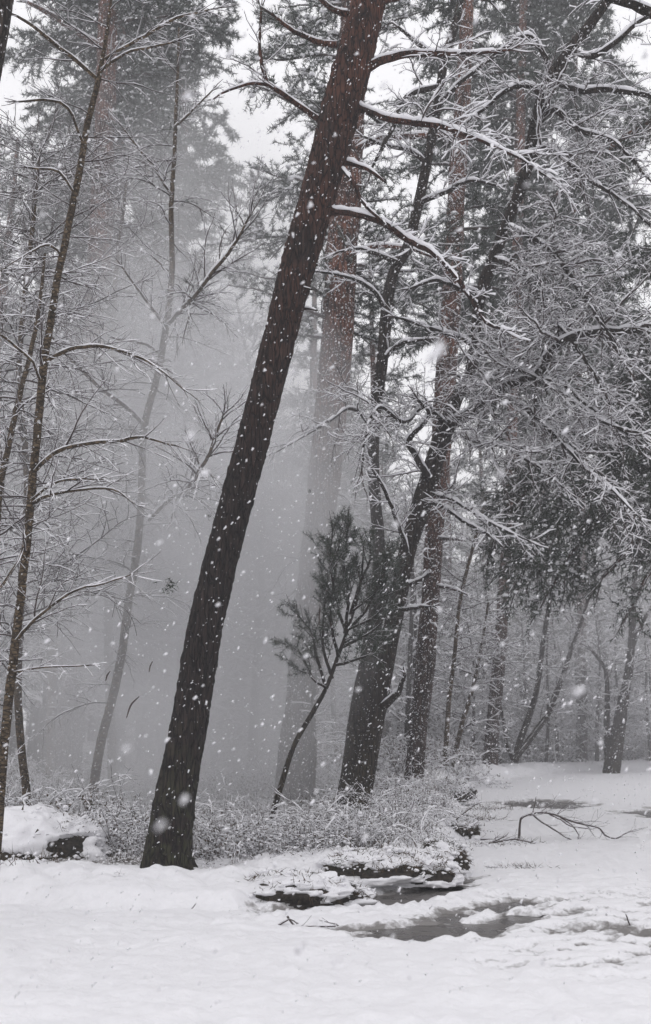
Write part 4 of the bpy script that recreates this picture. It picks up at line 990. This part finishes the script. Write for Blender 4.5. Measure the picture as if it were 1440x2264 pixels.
def LP(px, py, z=.12): p = gp(px, py, z); return p[0], p[1]
x, y = LP(75, 1905); lump('snowy_bush', 'rounded bush buried under a thick snow blanket at the left edge of the verge', x, y + .05, .72, .50, .46, 1, .14, 'bush')
x, y = LP(640, 1975); lump('earth_mound', 'snow-capped mound with the widest dark hollow, right of the big trunk foot', x, y + .46, .62, .36, .21, 2, .66)
x, y = LP(735, 1968); lump('earth_mound', 'small snow-capped clod at the water edge beside the wide hollow', x, y + .40, .36, .24, .15, 3, .7)
x, y = LP(835, 1950); lump('earth_mound', 'snow-capped hump with a round dark hole above the puddle', x, y + .6, .52, .32, .18, 4, .48)
x, y = LP(930, 1945); lump('earth_mound', 'snowy clod with trailing dead grass above the right end of the first puddle', x, y + .6, .42, .28, .19, 5, .7)
x, y = LP(985, 1915); lump('earth_mound', 'tall snowy tussock at the corner of the verge with a dark front', x, y + .4, .30, .3, .24, 6, .8)
x, y = LP(1005, 1765); lump('earth_mound', 'distant snowy hump with dark streaks on the road edge', x, y + .2, .45, .5, .3, 7, .8)
x, y = LP(1015, 1835); lump('earth_mound', 'rough snow hump on the road edge beside the bare twigs', x, y + .2, .3, .4, .24, 8, .8)

def sticks(name, label, cat, rows, seed, Yc=None, snow=.004, H=None, lmul=.5, z=0.0, group=None, r=None):
    RR = random.Random(seed); rs = np.random.RandomState(seed)
    b0 = gp(rows[0][0][0], rows[0][0][1], z); base = np.array((b0[0], b0[1], gz(b0[0], b0[1])))
    tt = thing(name, base, label, cat, group)
    for row in rows:
        G = guide([(q[0], q[1], q[2], (q[3] if len(q) > 3 else 0) + b0[1]) for q in row], b0[1], .04, .002, RR)
        G[:, 2] = np.maximum(G[:, 2], 0.0)
        limb(tt, base, 'branch', G, b0[1], RR, H or Habit(seg=(.06, .06, .05, .04), wig=(.1, .2, .25, .3), trop=(0, 0, 0, 0), dens=(9, 8, 4, 0), levels=2, ratio=.5, rmin=.002, minlen=.03), snow=snow, t0=.2, lmul=lmul, m=M_TWIG, lmax=.45, sides=5, rs=rs)
    return tt
sticks('fallen_branch', 'forked bare branch stuck arching out of the snow on the road', 'branch', [
    [(1148, 1858, 6), (1152, 1820, 5), (1160, 1806, 5), (1195, 1797, 5), (1225, 1800, 5), (1270, 1816, 5), (1310, 1826, 4), (1326, 1832, 4), (1336, 1846, 4), (1360, 1854, 3), (1384, 1842, 2)],
    [(1178, 1802, 4), (1200, 1820, 4), (1230, 1836, 4), (1260, 1855, 3), (1310, 1868, 3)],
    [(1215, 1800, 4), (1240, 1812, 3), (1262, 1826, 3), (1300, 1832, 2)],
    [(1230, 1802, 3), (1262, 1822, 3), (1280, 1845, 2), (1275, 1862, 2)]], 401, snow=.005, lmul=.7)
sticks('broken_twig', 'short broken twig lying on the slush ridge in the foreground', 'twig', [[(612, 2048, 5), (640, 2032, 4), (655, 2040, 3)], [(636, 2026, 5), (652, 2050, 4)], [(620, 2050, 3), (690, 2052, 4), (748, 2046, 3), (728, 2040, 2)]], 402, snow=.004, lmul=.5)
sticks('broken_twig', 'long bare twig lying along the verge edge beside the road', 'twig', [[(945, 1856, 4), (985, 1840, 4), (1022, 1828, 4), (1060, 1860, 4), (1090, 1878, 3)], [(1022, 1828, 3), (1010, 1812, 3), (1050, 1780, 3)]], 403, lmul=.8)
sticks('broken_twig', 'fine dead twigs sprawling into the road below the arching branch', 'twig', [[(1060, 1868, 4), (1100, 1862, 4), (1140, 1856, 4), (1172, 1862, 3)], [(1050, 1880, 4), (1080, 1866, 4), (1115, 1850, 3)], [(1090, 1906, 2), (1120, 1886, 2), (1140, 1882, 2)]], 404, lmul=1.0)
sticks('broken_twig', 'tiny twig standing in the slush near the right edge', 'twig', [[(1392, 2046, 3), (1388, 2032, 3), (1384, 2022, 2)]], 405, lmul=.2)
sticks('broken_twig', 'little curved twig on the snow bank in front of the big trunk', 'twig', [[(395, 2014, 3), (418, 2012, 3), (432, 2000, 2)]], 406, lmul=.2)
sticks('broken_twig', 'bent snow-topped twig lying at the foot of the big trunk', 'twig', [[(372, 1915, 4), (392, 1912, 4), (415, 1922, 3)]], 407, lmul=.1, snow=.012, z=.1)

def tuft(label, px, py, n=60, r=.16, h=.08, seed=0, z=0.0):
    rs = np.random.RandomState(seed); p = gp(px, py, z); z0 = gz(p[0], p[1])
    c = rs.randn(n, 3) * [r, r * .5, 0]; d = rs.randn(n, 3); d[:, 2] = np.abs(d[:, 2]) * .5 + .15; d /= np.linalg.norm(d, axis=1, keepdims=True)
    a = Acc(); a.blades(c, d, h * (.5 + rs.rand(n)), .007, LEAF, rs); a.blobs(c[:n // 4] + [0, 0, .01], .012 + .015 * rs.rand(n // 4), SNOW, rs)
    o = a.build('grass_tuft'); o.location = (p[0], p[1], z0); tag(o, label, 'grass tuft'); return o
tuft('dark grass tuft poking through the road snow below the arching branch', 1158, 1918, 130, .16, .09, 1)
tuft('small pair of grass wisps left of the dark road tuft', 1100, 1920, 40, .10, .05, 2)
tuft('grass wisps at the foot of the arching branch', 1162, 1862, 70, .12, .09, 3)
tuft('tiny weed poking out of the snow bank before the big trunk', 268, 1983, 16, .02, .07, 4, .05)
tuft('dead stalks beside the road edge near the corner of the verge', 1050, 1815, 120, .22, .22, 5, .0)
tuft('dead stalks thinly scattered on the snow right of the verge corner', 1085, 1790, 90, .3, .22, 6, .0)
tuft('dark litter strip on the road edge below the corner tussock', 1065, 1872, 120, .25, .07, 7, .0)['kind'] = 'stuff'

# twigs tumbling down with the dumped snow
for i, (px, py, dx, dy, w, Y, lab) in enumerate([(280, 1588, 28, -48, 4, 11, 'longest curved twig tumbling in the air left of the big trunk'), (234, 1506, 10, -22, 4, 11, 'short twig falling in the air furthest left of the big trunk'),
        (330, 1486, 8, -24, 3, 11, 'thin twig falling just left of the big trunk'), (706, 1382, 2, -42, 4, 11, 'upright twig falling beside the young pine'), (1005, 0, 0, 0, 0, 0, '')]):
    if not w: continue
    G = guide([(px, py, 2), (px + dx * .35, py + dy * .6, w), (px + dx, py + dy, 2)], Y, .02); c = G[len(G) // 2, :3].copy()
    a = Acc(); a.tubes([([tuple(p) for p in G[:, :3]], list(G[:, 3]))], sides=5); o = a.build('falling_twig', None, c); o.location = tuple(c); tag(o, lab, 'twig')
for i, (px, py, s, lab) in enumerate([(375, 1296, .11, 'ragged clump of needles falling through the blown snow'), (463, 1141, .04, 'dark speck of bark falling left of the big trunk'), (685, 1085, .03, 'little bark flake falling right of the big trunk')]):
    p = at(px, py, 13.0); rs = np.random.RandomState(i + 5); d = rs.randn(60, 3); d /= np.linalg.norm(d, axis=1, keepdims=True)
    a = Acc(); a.blades(rs.randn(60, 3) * s * .4, d, s * .7, s * .12, NEEDLE, rs); o = a.build('falling_debris'); o.location = tuple(p); tag(o, lab, 'debris')

# ================================================================== FALLING SNOW
rs = np.random.RandomState(99)
n_ = 58000
P = np.column_stack([rs.uniform(-8, 8, n_), 1.0 + rs.rand(n_) ** .85 * 21, rs.uniform(.05, 13.5, n_)])
s = .0035 + .0045 * rs.rand(n_) ** 2
V = TET_V[None] * (1 + .3 * (rs.rand(n_, 4, 1) * 2 - 1)) * np.stack([s, s, s * (1.3 + 1.5 * rs.rand(n_))], 1)[:, None]
an = np.radians(rs.normal(-38, 16, n_)); ca, sa = np.cos(an)[:, None], np.sin(an)[:, None]
V = np.stack([V[..., 0] * ca - V[..., 2] * sa, V[..., 1], V[..., 0] * sa + V[..., 2] * ca], 2) + P[:, None]
a = Acc(); a.raw(V.reshape(-1, 3), t=(TET_F[None] + (np.arange(n_) * 4)[:, None, None]).reshape(-1, 3), m=SNOW)
tag(a.build('falling_snow'), 'snowflakes drifting down through the whole scene', 'snowflakes', kind='stuff')

# ================================================================== AIR
def volume_mat(name, dens, color):
    m = bpy.data.materials.new(name); m.use_nodes = True; n = m.node_tree; n.nodes.clear()
    o = n.nodes.new('ShaderNodeOutputMaterial'); v = n.nodes.new('ShaderNodeVolumePrincipled')
    v.inputs['Density'].default_value = dens; v.inputs['Color'].default_value = (*color, 1); v.inputs['Anisotropy'].default_value = 0.0
    n.links.new(v.outputs[0], o.inputs['Volume']); return m, n, v
mh, _, _ = volume_mat('haze_air', HAZE_DENSITY, HAZE_COLOR)
bx = [(-70, -6, -1.2), (70, -6, -1.2), (70, 110, -1.2), (-70, 110, -1.2), (-70, -6, 26), (70, -6, 26), (70, 110, 26), (-70, 110, 26)]
a = Acc(); a.raw(np.array(bx, float), q=[(0, 3, 2, 1), (4, 5, 6, 7), (0, 1, 5, 4), (1, 2, 6, 5), (2, 3, 7, 6), (3, 0, 4, 7)])
tag(a.build('haze', mats=[mh], smooth=False), kind='stuff')
# the cloud of powder snow shaken out of the crowns
mc, n, v = volume_mat('powder_snow', 1.0, CLOUD_COLOR)
tc = N(n, 'ShaderNodeTexCoord'); gr = N(n, 'ShaderNodeTexGradient'); gr.gradient_type = 'SPHERICAL'
n.links.new(tc.outputs['Object'], gr.inputs[0])
no = N(n, 'ShaderNodeTexNoise', Scale=2.6, Detail=4.0); n.links.new(tc.outputs['Object'], no.inputs['Vector'])
nr = ramp(n, no.outputs[0], [(0.36, .25), (0.66, 1.0)])
r0 = ramp(n, gr.outputs['Fac'], [(0.0, 0.0), (0.55, 1.0)])
mu = N(n, 'ShaderNodeMath', operation='MULTIPLY'); n.links.new(r0, mu.inputs[0]); n.links.new(nr, mu.inputs[1])
mu2 = N(n, 'ShaderNodeMath', operation='MULTIPLY'); n.links.new(mu.outputs[0], mu2.inputs[0]); mu2.inputs[1].default_value = CLOUD_DENSITY
n.links.new(mu2.outputs[0], v.inputs['Density'])
bm_v = []; 
th = np.arange(24) * 2 * math.pi / 24; ph = np.linspace(-math.pi / 2, math.pi / 2, 14)
TH, PH = np.meshgrid(th, ph); V = np.stack([np.cos(TH) * np.cos(PH), np.sin(TH) * np.cos(PH), np.sin(PH)], 2).reshape(-1, 3)
j, q = np.meshgrid(np.arange(13), np.arange(24), indexing='ij')
Q = np.stack([j * 24 + q, j * 24 + (q + 1) % 24, (j + 1) * 24 + (q + 1) % 24, (j + 1) * 24 + q], 2).reshape(-1, 4)
a = Acc(); a.raw(V, q=Q); o = a.build('snow_cloud', mats=[mc])
o.location = (-2.3, 19.2, 4.0); o.scale = (4.0, 6.6, 6.1); o.rotation_euler = (0, math.radians(-3), 0)
tag(o, 'drifting cloud of powder snow hanging between the trunks', 'snow cloud', kind='stuff')
def drift(label, loc, sc, dens):
    m = mc.copy(); m.name = 'thin_powder_snow'
    for q in m.node_tree.nodes:
        if q.type == 'MATH' and q.inputs[1].is_linked is False and abs(q.inputs[1].default_value - CLOUD_DENSITY) < 1e-4: q.inputs[1].default_value = dens
    d = o.copy(); d.data = o.data.copy(); COL.objects.link(d); d.data.materials.clear(); d.data.materials.append(m)
    d.location = loc; d.scale = sc; d.rotation_euler = (0, 0, 0); d['label'] = label
drift('thin veil of powder snow drifting through the crowns at upper left', (-5.2, 21.5, 10.0), (6.0, 5.0, 6.5), .055)
drift('thin veil of powder snow over the far road bend', (10.5, 35.5, 4.5), (11.0, 6.5, 7.0), .085)
drift('bright plume of powder snow sifting down through the gap at upper centre left', (-1.9, 20.5, 9.6), (2.7, 4.5, 5.0), .20)
